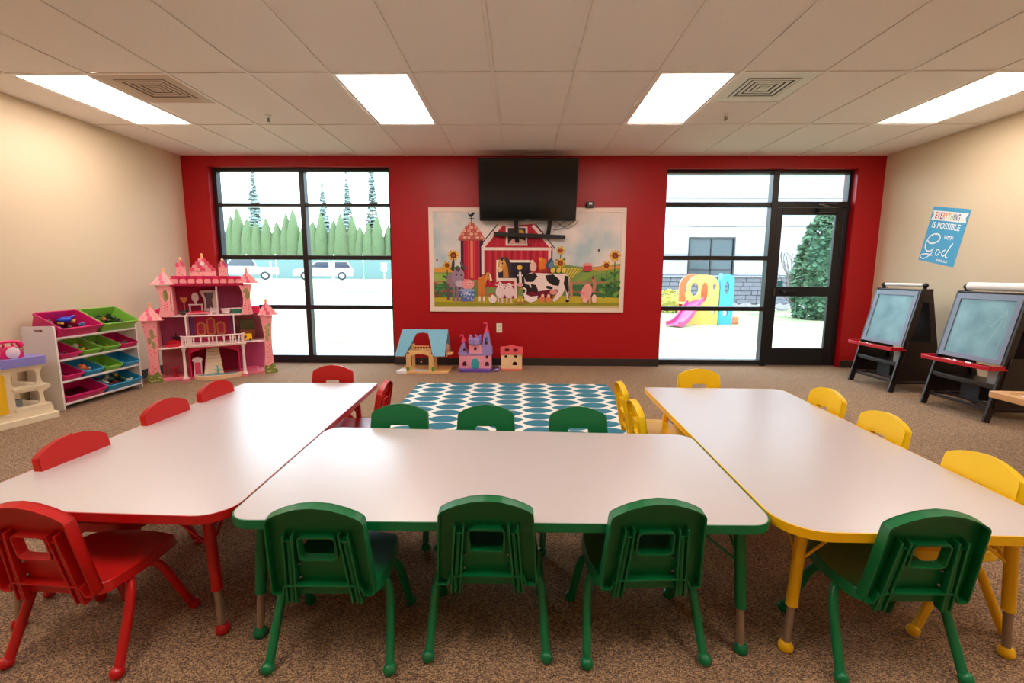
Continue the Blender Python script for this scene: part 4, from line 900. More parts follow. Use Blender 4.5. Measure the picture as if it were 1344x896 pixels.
def bin_(x0, x1, z, c, label, dep, hgt, rise):
    e = empty('toy_bin', (0, 0, 0), 0, label, 'bin', 'sloping toy bins'); w_ = (x1-x0); t = .003; r = .02
    out = rrect(0, w_, 0, dep, r, 3); b = MB(); lo = inset(out, .018); tilt = math.atan2(rise, dep)
    def ring(pts, zz): return [(p_[0], p_[1], zz) for p_ in pts]
    n_ = len(out); vs = ring(inset(out, -.008), hgt) + ring(inset(out, -.008), hgt-.018) + ring(inset(out, -.001), hgt-.018) + ring(lo, 0) + ring(inset(lo, t), t) + ring(inset(out, t), hgt)
    fs = []
    for k in range(5):
        for i in range(n_): fs.append((k*n_+i, k*n_+(i+1) % n_, (k+1)*n_+(i+1) % n_, (k+1)*n_+i))
    for i in range(n_): fs.append((5*n_+i, 5*n_+(i+1) % n_, (i+1) % n_, i))
    fs.append(tuple(3*n_+i for i in reversed(range(n_)))); fs.append(tuple(4*n_+i for i in range(n_)))
    Rm = Matrix.Rotation(tilt, 4, 'X'); 
    b.add(vs, fs, 0, Rm).build('bin_body', binc[c], e, bev=.001)
    # world placement
    e.rotation_euler = (0, 0, PI/2); e.location = (-3.97-.012, 3.935+x0, z)
    return e, Rm, w_, dep, hgt
toyc = [(206, 40, 40), (240, 190, 40), (60, 130, 60), (50, 90, 170), (230, 120, 40), (36, 34, 36), (236, 232, 224), (120, 80, 50), (150, 150, 156), (96, 60, 130)]
TOYN = [((206, 40, 40), 'red'), ((240, 190, 40), 'yellow'), ((60, 130, 60), 'green'), ((50, 90, 170), 'blue'), ((230, 120, 40), 'orange'), ((34, 34, 34), 'black'), ((236, 232, 224), 'white'), ((90, 50, 40), 'brown'), ((150, 150, 156), 'grey'), ((96, 60, 130), 'purple'), ((40, 60, 38), 'dark green')]
def toys_in(e, Rm, w_, dep, hgt, n, pal, label, seed, size=.03):
    rnd = random.Random(seed); W = Matrix.Translation(e.location) @ Matrix.Rotation(PI/2, 4, 'Z') @ Rm
    for k in range(n):
        c = rnd.choice(pal); s = size*rnd.uniform(.7, 1.25); kind = rnd.randrange(4); b = MB()
        if kind == 0: b.box(-s, s, -s*.6, s*.6, 0, s*.8).box(-s*.5, s*.4, -s*.5, s*.5, s*.8, s*1.4).tube([(-s*.6, -s*.7, s*.1), (-s*.6, s*.7, s*.1)], s*.3, 8).tube([(s*.6, -s*.7, s*.1), (s*.6, s*.7, s*.1)], s*.3, 8)
        elif kind == 1: b.ball((0, 0, s*.7), s*.8, 12, 0, (1.3, .9, .8)).ball((s*.9, 0, s*1.2), s*.42, 10).tube([(-s*.6, .3*s, s*.5), (-s*.8, .4*s, 0)], s*.16, 6).tube([(s*.5, .3*s, s*.5), (s*.7, .4*s, 0)], s*.16, 6)
        elif kind == 2: b.tube([(-s, 0, s*.5), (0, s*.2, s*.9), (s, 0, s*.5)], [s*.3, s*.5, s*.25], 10)
        else: b.lathe([(s*.7, 0), (s*.8, s*.5), (s*.5, s*.7), (s*.45, s*1.2), (.01, s*1.3)], 10)
        gx = (k % 3+.5)/3; gy = ((k//3)+.5)/max(1, math.ceil(n/3))
        o = b.build('small_toy', mat('toy_%d_%d_%d' % c, c, .4), None, smooth=kind != 0, bev=0 if kind else .002)
        o.location = W @ Vector((.035+gx*(w_-.07), .04+gy*(dep-.075), .006+hgt*.22+rnd.uniform(0, .012))); o.rotation_euler = (rnd.uniform(-.3, .3), rnd.uniform(-.3, .3), rnd.uniform(0, 6)); 
        nm_ = min(TOYN, key=lambda q: sum((q[0][i_]-c[i_])**2 for i_ in range(3)))[1]
        tag(o, 'small ' + nm_ + ' ' + ('toy block', 'toy animal', 'toy stick', 'toy pot')[kind] + label[17:].replace(' the ', ' '), 'toy', 'toys' + label[17:])
rows = [(.648, .27, .12, .155, [('p', 0, .415, 'large pink bin on the top rail, holding a blue toy', 6, [(236, 140, 40), (90, 130, 190), (236, 206, 90), (150, 150, 156), (60, 60, 66)]), ('g', .42, .838, 'large green bin on the top rail, heaped with dark toys', 12, [(36, 50, 36), (44, 66, 40), (30, 30, 34), (70, 84, 48), (200, 120, 40)])]),
        (.452, .24, .085, .10, [('p', 0, .2, 'small pink bin on the second rail beside the solid end panel', 5, toyc), ('g', .208, .41, 'small green bin nearer the end panel on the second rail, with red and yellow toys', 6, [(206, 40, 40), (240, 190, 40), (236, 232, 224), (120, 60, 40)]), ('g', .418, .625, 'small green bin mid second rail, with yellow and blue toys', 5, [(240, 170, 30), (50, 90, 170), (60, 60, 66)]), ('p', .632, .835, 'small pink bin on the second rail next to the toy castle', 4, [(60, 120, 80), (150, 150, 156), (60, 60, 60)])]),
        (.26, .24, .085, .10, [('p', 0, .2, 'small pink bin on the third rail, nearly empty', 1, [(90, 30, 50)]), ('b', .208, .41, 'small blue bin on the third rail holding an orange ball', 4, [(220, 90, 50), (236, 232, 224), (80, 60, 90)]), ('g', .418, .625, 'small green bin on the third rail with a dark toy', 2, [(70, 60, 40), (150, 140, 110)]), ('b', .632, .835, 'empty small blue bin on the third rail', 0, toyc)]),
        (.062, .26, .10, .115, [('p', 0, .415, 'large pink bin on the lowest rail with one orange toy', 1, [(236, 130, 40)]), ('b', .42, .838, 'large blue bin on the lowest rail, full of toy animals', 12, [(90, 50, 40), (60, 34, 30), (230, 220, 200), (60, 120, 60), (236, 200, 60), (150, 60, 50)])])]
sd = 20
for z, dep, hgt, rise, bins in rows:
    for c, x0, x1, lab, n_, pal in bins:
        R_ = bin_(x0+.012, x1-.004, z-.035, c, lab, dep, hgt, rise); sd += 1
        toys_in(*R_, n_, pal, 'small plastic toy in the ' + lab.split(',')[0].split(' beside')[0].split(' next')[0].split(' with')[0] + (' by the solid end' if 'beside' in lab else ' beside the castle' if 'castle' in lab else ''), sd, .028 if n_ > 6 or z > .6 else .02)
Wm = Matrix.Translation((-4.09, 4.27, .365))
o = MB().ball((0, 0, 0), .038, 18).build('toy_ball', mat('orange_ball', (232, 104, 44), .35), smooth=True); o.location = (-4.06, 4.225, .318); tag(o, 'shiny orange ball in the small blue bin', 'ball')
o = MB().ball((0, 0, .02), .035, 14, 0, (1.1, 1.9, .8)).tube([(0, .03, .03), (.02, .08, .05)], .012, 8).build('toy_car', mat('royal_blue', (30, 70, 200), .3), smooth=True); o.location = (-4.13, 4.19, .75); tag(o, 'bright blue rounded toy in the large pink top bin', 'toy')

# ================================================================ TOY KITCHEN with telephone
kd = Vector((-3.84+3.934, 3.745-3.375)).normalized(); ka = math.atan2(kd.y, kd.x)
kt = empty('toy_kitchen', (-3.934, 3.375, 0), ka, 'cream toy kitchen with purple worktop, yellow door and open shelves by the tan wall', 'toy kitchen')
m_kc = mat('cream_molded_plastic', (238, 222, 190), .42, bump=.05, bscale=400); m_pu = mat('lavender_plastic', (140, 132, 206), .4); m_ky = mat('sunny_plastic', (248, 196, 20), .4)
# local: x along front to the right, y into wall (0 front .. .32 back)
MB().plate(round_poly([(-.62, 0), (.40, 0), (.40, .40), (-.62, .40)][:4], .03, 4), (), 0, .05, X=T(0, 0, 0)).build('base_plinth', m_kc, kt, bev=.012)
MB().plate(round_poly([(-.60, .03), (.385, .03), (.375, .37), (-.60, .37)], .03, 4), (), .045, .10).build('lower_step', m_kc, kt, bev=.012)
front = round_poly([(-.58, .09), (.37, .09), (.325, .135), (.318, .235), (.375, .262), (.375, .288), (.318, .312), (.312, .39), (.34, .445), (-.58, .445)], [.01, .01, .03, .03, .012, .012, .03, .03, .01, .01], 4)
MB().plate(front, [round_poly([(.135, .14), (.292, .14), (.292, .252), (.135, .252)], .025, 4), round_poly([(.128, .305), (.288, .305), (.288, .42), (.128, .42)], .025, 4), rrect(-.26, .085, .11, .42, .02)], -.06, -.04, X=XZ).build('front_panel', m_kc, kt, bev=.006)
MB().box(-.58, .33, .345, .36, .09, .445).build('back_panel', m_kc, kt, bev=.004)
MB().box(.105, .128, .05, .345, .09, .445).build('inner_wall', m_kc, kt); MB().box(-.58, -.56, .05, .345, .09, .445).build('inner_wall', m_kc, kt)
MB().plate(round_poly([(.12, .03), (.365, .03), (.36, .2), (.34, .35), (.12, .35)], .02, 4), (), .27, .292).build('shelf', m_kc, kt, bev=.008); 
MB().plate(round_poly([(.12, .03), (.37, .03), (.37, .2), (.35, .35), (.12, .35)], .02, 4), (), .10, .13).build('shelf', m_kc, kt, bev=.008)
MB().plate(rrect(-.6, .352, .015, .37, .03), (), .445, .462).build('top_rim', m_kc, kt, bev=.006)
MB().plate(rrect(-.6, .358, .0, .37, .035), (), .462, .53).build('worktop', m_pu, kt, bev=.014)
dr = MB().plate(rrect(-.255, .08, .112, .418, .015), (), -.052, -.018, X=XZ).build('door', m_ky, kt, bev=.008)
MB().plate(rrect(-.2, .04, .16, .33, .01), [rrect(-.185, .025, .175, .315, .008)], -.019, -.012, X=XZ).build('door_molding', m_ky, dr, bev=.003)
MB().box(-.05, .045, -.03, .02, .455, .50).build('tap_handle', mat('white_fitting', (232, 236, 240), .35), kt, bev=.012)
ph = empty('toy_telephone', (-3.945, 3.55, .53), ka, 'hot pink toy telephone with white dial on the purple worktop', 'toy telephone')
m_hp = mat('hot_pink', (232, 24, 110), .35)
MB().plate(round_poly([(-.075, 0), (.075, 0), (.07, .04), (.03, .09), (-.03, .09), (-.07, .04)], .02, 4), (), -.09, .0, X=XZ).build('phone_body', m_hp, ph, bev=.008)
MB().lathe([(.042, 0), (.045, .008), (.036, .014)], 18, X=T(0, -.001, .045) @ Matrix.Rotation(PI/2, 4, 'X')).build('dial', mat('dial_white', (236, 214, 226), .4, var=.15, vscale=60), ph, smooth=True)
MB().tube(smooth_path([(-.085, .04, .085), (-.06, .04, .12), (0, .04, .13), (.06, .04, .12), (.085, .04, .085)], 5), [.02]*5+[.012]*11+[.02]*5, 10).build('handset', m_hp, ph, smooth=True)
MB().tube([(-.03, .04, .085), (-.025, .04, .115)], .008, 8).tube([(.03, .04, .085), (.025, .04, .115)], .008, 8).build('cradle', m_hp, ph)
o = MB().lathe([(.03, 0), (.038, .05), (.04, .07)], 14).build('toy_cup', mat('orange_cup', (232, 160, 20), .4), smooth=True); o.location = kt.matrix_basis @ Vector((.175, .2, .292)); tag(o, 'orange toy cup on the upper open shelf of the toy kitchen', 'cup')
o = MB().lathe([(.03, 0), (.038, .05), (.04, .07)], 14).build('toy_cup', mat('orange_cup', (232, 160, 20), .4), smooth=True); o.location = kt.matrix_basis @ Vector((.2, .25, .13)); tag(o, 'orange toy cup on the lower open shelf of the toy kitchen', 'cup')
o = MB().box(-.03, .03, -.03, .03, 0, .06).build('toy_carton', mat('grey_carton', (130, 132, 134), .5), bev=.004); o.location = kt.matrix_basis @ Vector((.175, .12, .13)); tag(o, 'grey toy carton on the lower open shelf of the toy kitchen', 'toy')

# ================================================================ PINK CASTLE DOLLHOUSE
ca = math.atan2(.65, 1.09)
dh = empty('castle_dollhouse', (-4.05, 4.97, 0), ca, 'tall pink castle dollhouse with towers and balcony standing across the corner', 'dollhouse')
m_lp = mat('light_pink_board', (255, 166, 172), .5, var=.08, vscale=12); m_sp = mat('shingle_pink', (252, 158, 162), .5, var=.15, vscale=9); m_dp = mat('shingle_rose', (232, 76, 112), .5); m_hp2 = mat('hot_pink_board', (226, 20, 92), .45)
def patterned(m, c2, scale, thr=.5):
    nt = m.node_tree; N = nt.nodes; L = nt.links; b = N['Principled BSDF']; c1 = tuple(b.inputs['Base Color'].default_value)
    for l in list(b.inputs['Base Color'].links): L.remove(l)
    tc = N.new('ShaderNodeTexCoord'); v = N.new('ShaderNodeTexVoronoi'); v.inputs['Scale'].default_value = scale; L.new(tc.outputs['Object'], v.inputs['Vector'])
    r = N.new('ShaderNodeValToRGB'); r.color_ramp.interpolation = 'EASE'; e = r.color_ramp.elements; e[0].position = thr-.15; e[0].color = lin(c2); e[1].position = thr; e[1].color = c1
    L.new(v.outputs['Distance'], r.inputs[0]); L.new(r.outputs[0], b.inputs['Base Color'])
patterned(m_lp, (236, 120, 140), 34, .32)
m_wp2 = mat('pinkish_white', (250, 226, 226), .45); m_mag = mat('magenta_wallpaper', (186, 24, 84), .6, var=.1, vscale=20); m_pur = mat('plum_wallpaper', (184, 84, 132), .6, var=.25, vscale=14); m_gpk = mat('mauve_wallpaper', (190, 118, 130), .6, var=.35, vscale=14)
m_leaf = mat('printed_leaves', (128, 140, 62), .6, var=.4, vscale=40); m_gold = mat('gold_print', (216, 140, 84), .5); m_fl = mat('pink_floor', (238, 130, 150), .5)
D_ = .32
def wbox(name, m, x0, x1, y0, y1, z0, z1, par=dh, bev=.0015): return MB().box(x0, x1, y0, y1, z0, z1).build(name, m, par, bev=bev)
# floors
wbox('floor_board', m_fl, .03, 1.24, 0, D_, .0, .03); wbox('floor_board', m_wp2, .10, .385, 0, D_, .362, .374); wbox('floor_board', m_wp2, .385, .845, 0, D_, .378, .39); wbox('floor_board', m_wp2, .845, 1.17, 0, D_, .386, .398)
wbox('floor_board', m_wp2, .19, 1.03, 0, D_, .715, .728)
# rear walls
for a in ((.10, .39, .03, .362, m_gpk), (.39, .868, .03, .378, m_mag), (.868, 1.17, .03, .386, m_pur), (.10, .381, .374, .715, m_pur), (.381, .844, .39, .715, m_mag), (.844, 1.17, .398, .715, m_gpk), (.27, .696, .728, 1.10, m_mag), (.696, .97, .728, 1.10, m_pur)):
    wbox('back_wall', a[4], a[0], a[1], D_-.008, D_, a[2], a[3])
# partitions
for x, z0, z1, m in ((.375, .374, .715, m_wp2), (.838, .39, .715, m_wp2), (.69, .728, 1.05, m_wp2), (.385, .03, .362, m_hp2), (.862, .03, .386, m_hp2), (.105, .374, .69, m_lp), (1.165, .398, .69, m_lp), (.275, .728, 1.05, m_lp), (.955, .728, 1.05, m_hp2)):
    wbox('partition', m, x, x+.012, 0, D_, z0, z1)
# tower fronts
def tower(x0, x1, z0, z1, flare, label):
    n_ = 8; L = []; R = []
    for k in range(n_+1):
        t = k/n_; w0 = math.sin(PI*(t*.9+.05)); o_ = flare*(1-w0); L.append((x0-o_*.8, z0+(z1-z0)*t)); R.append((x1+o_*.5, z0+(z1-z0)*t))
    return L, R
for x0, x1, z0, z1, y in ((.02, .105, 0, .68, 0), (1.148, 1.225, .0, .70, 0), (.175, .262, .72, 1.06, .0), (.955, 1.03, .72, 1.07, .0)):
    L, R_ = tower(x0, x1, z0, z1, .05, '')
    tw_ = MB().plate(R_ and L[::1][:1]*0 + [*R_, *L[::-1]], (), -y, -y+.012, X=XZ).box(x0+.02, x1-.01, .0, .14, z0+.002, z1-.01).build('tower_wall', m_lp, dh)
    pr = MB(); rnd = random.Random(int(x0*100))
    for k in range(7): pr.plate(hole((x0+x1)/2+rnd.uniform(-.02, .02), z0+(z1-z0)*(.62+.05*k*.8)-.02, .018, .026, 8), (), .012, .013, X=XZ)
    pr.build('ivy_print', mat('ivy_green', (176, 168, 110), .6, var=.3, vscale=60), tw_)
    dt = MB()
    for k in range(9): dt.plate(hole((x0+x1)/2+.012*(-1)**k, z0+(z1-z0)*(.14+.045*k), .005, .008, 6), (), .012, .013, X=XZ)
    dt.build('heart_print', m_dp, tw_)
for x0, x1 in ((-.01, .14), (1.125, 1.275)):
    b = MB(); rnd = random.Random(4)
    b.plate(round_poly([(x0, 0), (x1, 0), (x1-.02, .07), ((x0+x1)/2+.03, .13), ((x0+x1)/2-.03, .08), (x0+.01, .12)], .012, 3), (), .013, .022, X=XZ).build('flower_base', m_leaf, dh)
    for k in range(12): 
        pass
    b = MB()
    for k in range(9): b.plate(hole(x0+.02+rnd.random()*(x1-x0-.04), .015+rnd.random()*.055, .007, .007, 6), (), .022, .024, X=XZ)
    b.build('blossoms', mat('pale_blossom', (236, 214, 170), .5), dh)
def roof(x0, x1, z0, z1, ax, rows_=3, name='tower_roof', dep=.16):
    e0 = [(x0, -.035, z0), (x1, -.035, z0), (x1-.01, dep, z0), (x0+.01, dep, z0)]; ap = (ax, dep*.4, z1)
    r = MB().add(e0+[ap], [(0, 1, 4), (1, 2, 4), (2, 3, 4), (3, 0, 4), (3, 2, 1, 0)]).build(name, m_dp, dh)
    b = MB(); A = Vector(ap)
    n_ = 0
    for q in range(rows_):
        t0 = q/rows_*.85; t1 = t0+.85/rows_*1.15; cnt = max(2, 5-q)
        for k in range(cnt):
            for (p0, p1, out) in ((Vector(e0[0]), Vector(e0[1]), Vector((0, -.006, .002))), (Vector(e0[1]), Vector(e0[2]), Vector((.006, 0, .002))), (Vector(e0[3]), Vector(e0[0]), Vector((-.006, 0, .002)))):
                a = p0.lerp(p1, (k+.06)/cnt); c = p0.lerp(p1, (k+.94)/cnt)
                P = [a.lerp(A, t0), a.lerp(c, .5).lerp(A, max(0, t0-.035)), c.lerp(A, t0), c.lerp(A, t1), a.lerp(A, t1)]
                P = [P[0]+out, P[1]+out*1.2, P[2]+out, P[3]+out*.3, P[4]+out*.3]
                if (k+q) % 3 != 2:
                    MB().add(P+[v-out*.4 for v in P], [(0, 1, 2, 3, 4), (5, 9, 8, 7, 6), (0, 5, 6, 1), (1, 6, 7, 2), (2, 7, 8, 3), (3, 8, 9, 4), (4, 9, 5, 0)]).build('shingle', m_sp, r)
    MB().lathe([(.014, 0), (.010, .02), (.016, .03), (.004, .05)], 8, X=T(ax, dep*.4, z1-.012)).build('finial', mat('gold_pink_finial', (246, 170, 120), .4), r)
roof(-.045, .185, .685, .84, .065); roof(1.09, 1.31, .705, .855, 1.19); roof(.10, .31, 1.07, 1.215, .215); roof(.925, 1.12, 1.085, 1.225, 1.01)
# hot pink roofs and battlements
MB().box(.29, .95, .0, D_, 1.12, 1.165).build('roof_slab', m_hp2, dh); MB().box(.28, .96, .0, D_, 1.05, 1.062).build('ceiling_board', m_hp2, dh); MB().box(.28, .96, .0, .012, 1.05, 1.13).build('frieze', m_hp2, dh); wbox('roof_slab', m_hp2, .12, .19, .02, D_, .70, .80); wbox('roof_slab', m_hp2, 1.03, 1.12, .02, D_, .73, .81)
cr_ = MB(); arc_ = [(.27, 1.05)] + [(.27+.70*k/12, 1.055-.0+.02*math.sin(PI*k/12)) for k in range(1, 12)] + [(.97, 1.05), (.97, 1.10), (.27, 1.10)]
MB().plate(arc_, (), .0, .014, X=XZ).build('eave_arch', m_hp2, dh)
for k in range(9): 
    x = .285+k*.076; MB().plate(round_poly([(x, 1.085), (x+.066, 1.085), (x+.06, 1.13), (x+.006, 1.13)], .01, 3), (), .014, .024, X=XZ).build('battlement', m_sp, dh)
    if k % 2: MB().box(x+.005, x+.06, -.012, .0, 1.13, 1.165).build('battlement', m_hp2, dh)
def gable(x0, x1, z0, z1, z2, nm='gable'):
    c = (x0+x1)/2
    r = MB().plate([(x0, z0), (x1, z0), (x1, z1), (c, z2), (x0, z1)], (), -.02, .012, X=XZ).build(nm, m_lp, dh)
    w_ = x1-x0; rows_ = 4 if w_ > .2 else 2
    for q in range(rows_):
        zz = z1+(z2-z1)*q/rows_*.85; hw = w_/2*(1.08-q/rows_); n_ = max(1, rows_+1-q)
        for k in range(n_): 
            xa = c-hw+2*hw*k/n_; xb = c-hw+2*hw*(k+1)/n_
            MB().plate(round_poly([(xa+.003, zz), (xb-.003, zz), ((xb*.85+c*.15), zz+.04), ((xa*.85+c*.15), zz+.04)], .006, 2), (), .012, .018, X=XZ).build('shingle', m_sp if (k+q) % 2 else m_dp, r)
    MB().lathe([(.014, 0), (.01, .02), (.016, .03), (.004, .05)], 8, X=T(c, 0, z2-.01)).build('finial', MC['gold_pink_finial'], r)
gable(.46, .71, 1.165, 1.22, 1.375); gable(.34, .425, 1.165, 1.265, 1.325, 'turret'); gable(.735, .82, 1.165, 1.265, 1.325, 'turret')
MB().plate(hole(.585, 1.30, .02, .022, 10), (), .018, .022, X=XZ).build('gable_rosette', m_wp2, dh)
# curtains, gold windows, arches
for x, w_ in ((.40, .035), (.80, .035)): MB().plate([(x, .43), (x+w_*.6, .43), (x+w_, .70), (x-.0, .70)], (), -D_+.02, -D_+.03, X=XZ).build('curtain', mat('purple_curtain', (110, 70, 140), .6), dh)
for x, h_ in ((.46, .13), (.56, .18), (.66, .13)):
    fr_ = MB().plate(round_poly([(x, .47), (x+.085, .47), (x+.085, .47+h_), (x+.0425, .47+h_+.03), (x, .47+h_)], .02, 3), (), -D_+.01, -D_+.02, X=XZ).build('gold_window', m_gold, dh)
    MB().plate(round_poly([(x+.014, .484), (x+.071, .484), (x+.071, .46+h_), (x+.0425, .46+h_+.02), (x+.014, .46+h_)], .015, 3), (), -D_+.02, -D_+.023, X=XZ).build('pane', mat('rose_pane', (190, 40, 70), .4), fr_)
MB().plate([(.39, .30)]+[(.39+.47*k/10, .30+.055*math.sin(PI*k/10)) for k in range(1, 10)]+[(.86, .30), (.86, .378), (.39, .378)], (), .0, .012, X=XZ).build('stair_arch', m_hp2, dh)
# balcony with balusters, columns, staircase, fountain
bal = [(.325, -.02), (.36, -.09), (.45, -.115), (.63, -.125), (.80, -.115), (.90, -.09), (.94, -.02)]
MB().plate(bal+[(.94, .0), (.325, .0)], (), .378, .392).build('balcony_floor', m_wp2, dh, bev=.002)
MB().tube(smooth_path([(x, y, .50) for x, y in bal], 4), .0085, 8).build('hand_rail', m_wp2, dh, smooth=True); MB().tube(smooth_path([(x, y, .398) for x, y in bal], 4), .007, 8).build('bottom_rail', m_wp2, dh, smooth=True)
sp = smooth_path([(x, y, 0) for x, y in bal], 5); proto_b = None
for k in range(1, 20):
    q = sp[min(len(sp)-1, round(k*(len(sp)-1)/20))]
    if proto_b is None: proto_b = MB().lathe([(.006, 0), (.010, .02), (.005, .04), (.010, .07), (.005, .098)], 8).build('baluster', m_wp2, dh, smooth=True); proto_b.location = (q.x, q.y, .40)
    else: shared('baluster', proto_b, dh, (q.x, q.y, .40))
for x in (.345, .92):
    MB().box(x-.035, x+.035, -.105, -.035, .385, .395).lathe([(.028, .03), (.028, .045), (.018, .055), (.014, .2), (.012, .33), (.026, .372), (.03, .385)], 14, X=T(x, -.07, 0)).build('column', m_wp2, dh, smooth=True)
    MB().box(x-.035, x+.035, -.10, .01, .0, .03).build('column_base', m_fl, dh, bev=.002)
stt = MB()
for k in range(9):
    t = k/9; w0 = .095-(.095-.055)*t; MB().box(.61-w0, .61+w0, -.02+.02*k, .02*k+.004, .03+.037*k, .03+.037*(k+1)).build('stair_tread', mat('ivory_board', (246, 226, 200), .5), dh, bev=.002)
hf = [(.655+.24*math.cos(PI+PI*k/16), -.005+.145*math.sin(PI+PI*k/16)) for k in range(17)]
hi = inset(hf, .03)
MB().plate(hf, (), 0, .048).build('fountain_basin', mat('fountain_wood', (240, 200, 160), .5), dh, bev=.003); MB().plate(hi, (), .0485, .051).build('fountain_water', mat('printed_water', (60, 150, 176), .3), dh)
MB().lathe([(.02, .05), (.03, .055), (.008, .062), (.008, .09), (.03, .10), (.032, .106), (.006, .108), (.006, .13), (.015, .136), (.004, .15)], 14, X=T(.65, -.065, 0)).build('fountain_jet', mat('aqua_plastic', (110, 200, 196), .35), dh, smooth=True)
# loose furniture: things of their own
DW = dh.matrix_basis.copy()
def furn(name, x, y, z, label, cat, parts):
    e = empty(name, DW @ Vector((x, y, z)), ca, label, cat)
    for nm, m, mb, sm in parts: mb.build(nm, m, e, smooth=sm, bev=0 if sm else .001)
m_fw = mat('toy_white', (244, 226, 230), .4); m_fr2 = mat('toy_red', (206, 20, 50), .4); m_bk2 = mat('toy_black', (36, 26, 34), .5); m_gr2 = mat('toy_green', (40, 110, 90), .4)
ovl = lambda cx, cz, rx, rz: MB().plate(hole(cx, cz, rx, rz, 16), (), 0, .008, X=XZ)
furn('toy_vanity', .475, .24, .728, 'white oval mirror vanity on the top floor of the dollhouse', 'toy furniture', [('tabletop', m_fw, MB().box(-.07, .07, -.03, .04, .10, .112), False), ('leg', m_fw, MB().box(-.065, -.052, -.02, .03, 0, .1), False), ('leg', m_fw, MB().box(.052, .065, -.02, .03, 0, .1), False), ('mirror', m_fw, ovl(0, .19, .036, .055), False), ('mirror_post', m_fw, MB().box(-.01, .01, .0, .008, .11, .15), False)])
furn('toy_heart_stand', .365, .22, .728, 'gold heart-shaped mirror stand on the top floor of the dollhouse', 'toy furniture', [('stand', m_gold, MB().tube([(0, 0, 0), (0, 0, .13)], .005, 8).lathe([(.028, 0), (.028, .006)], 12), False), ('heart_frame', m_gold, MB().plate(round_poly([(0, .12), (.035, .17), (.035, .20), (0, .19), (-.035, .20), (-.035, .17)], .012, 3), (), 0, .008, X=XZ), False)])
furn('toy_wardrobe', .61, .20, .728, 'white open wardrobe on the top floor of the dollhouse', 'toy furniture', [('side', m_fw, MB().plate([(-.05, 0), (-.035, 0), (-.03, .16), (-.055, .25), (-.085, .25), (-.05, .16)], (), -.06, .0, X=XZ), False), ('side', m_fw, MB().plate([(.05, 0), (.085, .25), (.055, .25), (.03, .16), (.035, 0)][::-1], (), -.06, .0, X=XZ), False), ('crown', m_fw, MB().plate([(-.09, .245), (.09, .245), (.08, .265), (.02, .272), (-.02, .272), (-.08, .265)], (), -.06, .0, X=XZ), False), ('base', m_fw, MB().box(-.055, .055, 0, .06, 0, .06), False), ('mirror', mat('toy_mirror', (120, 110, 130), .1, metal=.6), MB().box(-.035, .035, .05, .055, .06, .245), False)])
furn('toy_bed', .50, .07, .728, 'low pink bed at the front of the top floor of the dollhouse', 'toy furniture', [('bed_base', m_fl, MB().box(-.11, .11, -.05, .06, .012, .028), False), ('leg', m_fw, MB().box(-.11, -.098, -.05, -.038, 0, .012), False), ('leg', m_fw, MB().box(.098, .11, -.05, -.038, 0, .012), False), ('cover', m_fr2, MB().ball((0, .0, .03), .05, 14, 0, (1.5, .8, .3)), True)])
furn('toy_pet', .37, .06, .728, 'small black toy pet at the front of the top floor of the dollhouse', 'toy', [('body', m_bk2, MB().ball((0, 0, .026), .026, 12, 0, (1.5, .8, 1)).ball((.03, 0, .05), .018, 10).ball((-.03, 0, .045), .014, 8), True)])
furn('toy_chair', .655, .06, .728, 'tiny white slatted chair on the top floor of the dollhouse', 'toy furniture', [('seat', m_fw, MB().box(-.03, .03, -.02, .03, .03, .038), False), ('backrest', m_fw, MB().box(-.03, -.022, .024, .03, 0, .085).box(.022, .03, .024, .03, 0, .085).box(-.022, .022, .024, .03, .06, .07).box(-.022, .022, .024, .03, .045, .05), False), ('leg', m_fw, MB().box(-.03, -.022, -.02, -.012, 0, .03), False), ('leg', m_fw, MB().box(.022, .03, -.02, -.012, 0, .03), False)])
furn('toy_bath', .775, .08, .728, 'white bathtub on the top floor of the dollhouse', 'toy furniture', [('tub', m_fw, MB().lathe([(.03, .01), (.036, .03), (.045, .06), (.04, .06), (.03, .025)], 16, sx=1.25), True), ('rim', m_fw, MB().lathe([(.045, .056), (.048, .062), (.04, .064)], 16, sx=1.25), True)])
furn('toy_basin', .88, .07, .728, 'dark green and white cabinet on the top floor of the dollhouse', 'toy furniture', [('cabinet', m_gr2, MB().box(-.05, .05, -.02, .04, 0, .055), False), ('counter', m_wp2, MB().box(-.054, .054, -.024, .044, .055, .066), False)])
furn('toy_sofa', .245, .09, .374, 'round red sofa on the middle floor of the dollhouse', 'toy furniture', [('seat', m_fr2, MB().lathe([(.06, 0), (.066, .02), (.06, .03)], 18, sx=1.3, sy=.8), True), ('backrest', m_fr2, MB().plate(round_poly([(-.08, .02), (.08, .02), (.07, .055), (0, .075), (-.07, .055)], .02, 4), (), -.06, -.04, X=XZ), False)])
furn('toy_lamp_table', .26, .22, .374, 'dark curly side table on the middle floor of the dollhouse', 'toy furniture', [('top', m_bk2, MB().lathe([(.05, .09), (.05, .097)], 14), False), ('stem', m_bk2, MB().tube([(0, 0, 0), (0, 0, .14)], .005, 8).lathe([(.03, 0), (.03, .005)], 12), False)])
furn('toy_van', .965, .06, .398, 'yellow toy van parked on the middle floor of the dollhouse', 'toy vehicle', [('body', m_ky, MB().plate(round_poly([(-.055, .012), (.055, .012), (.055, .085), (-.02, .085), (-.055, .05)], .012, 3), [round_poly([(-.03, .03), (.0, .03), (.0, .065), (-.015, .065), (-.03, .05)], .005, 2)], -.06, .0, X=XZ), False), ('wheel', m_bk2, MB().tube([(-.03, -.003, .014), (-.03, .063, .014)], .014, 12), True), ('wheel', m_bk2, MB().tube([(.035, -.003, .014), (.035, .063, .014)], .014, 12), True)])
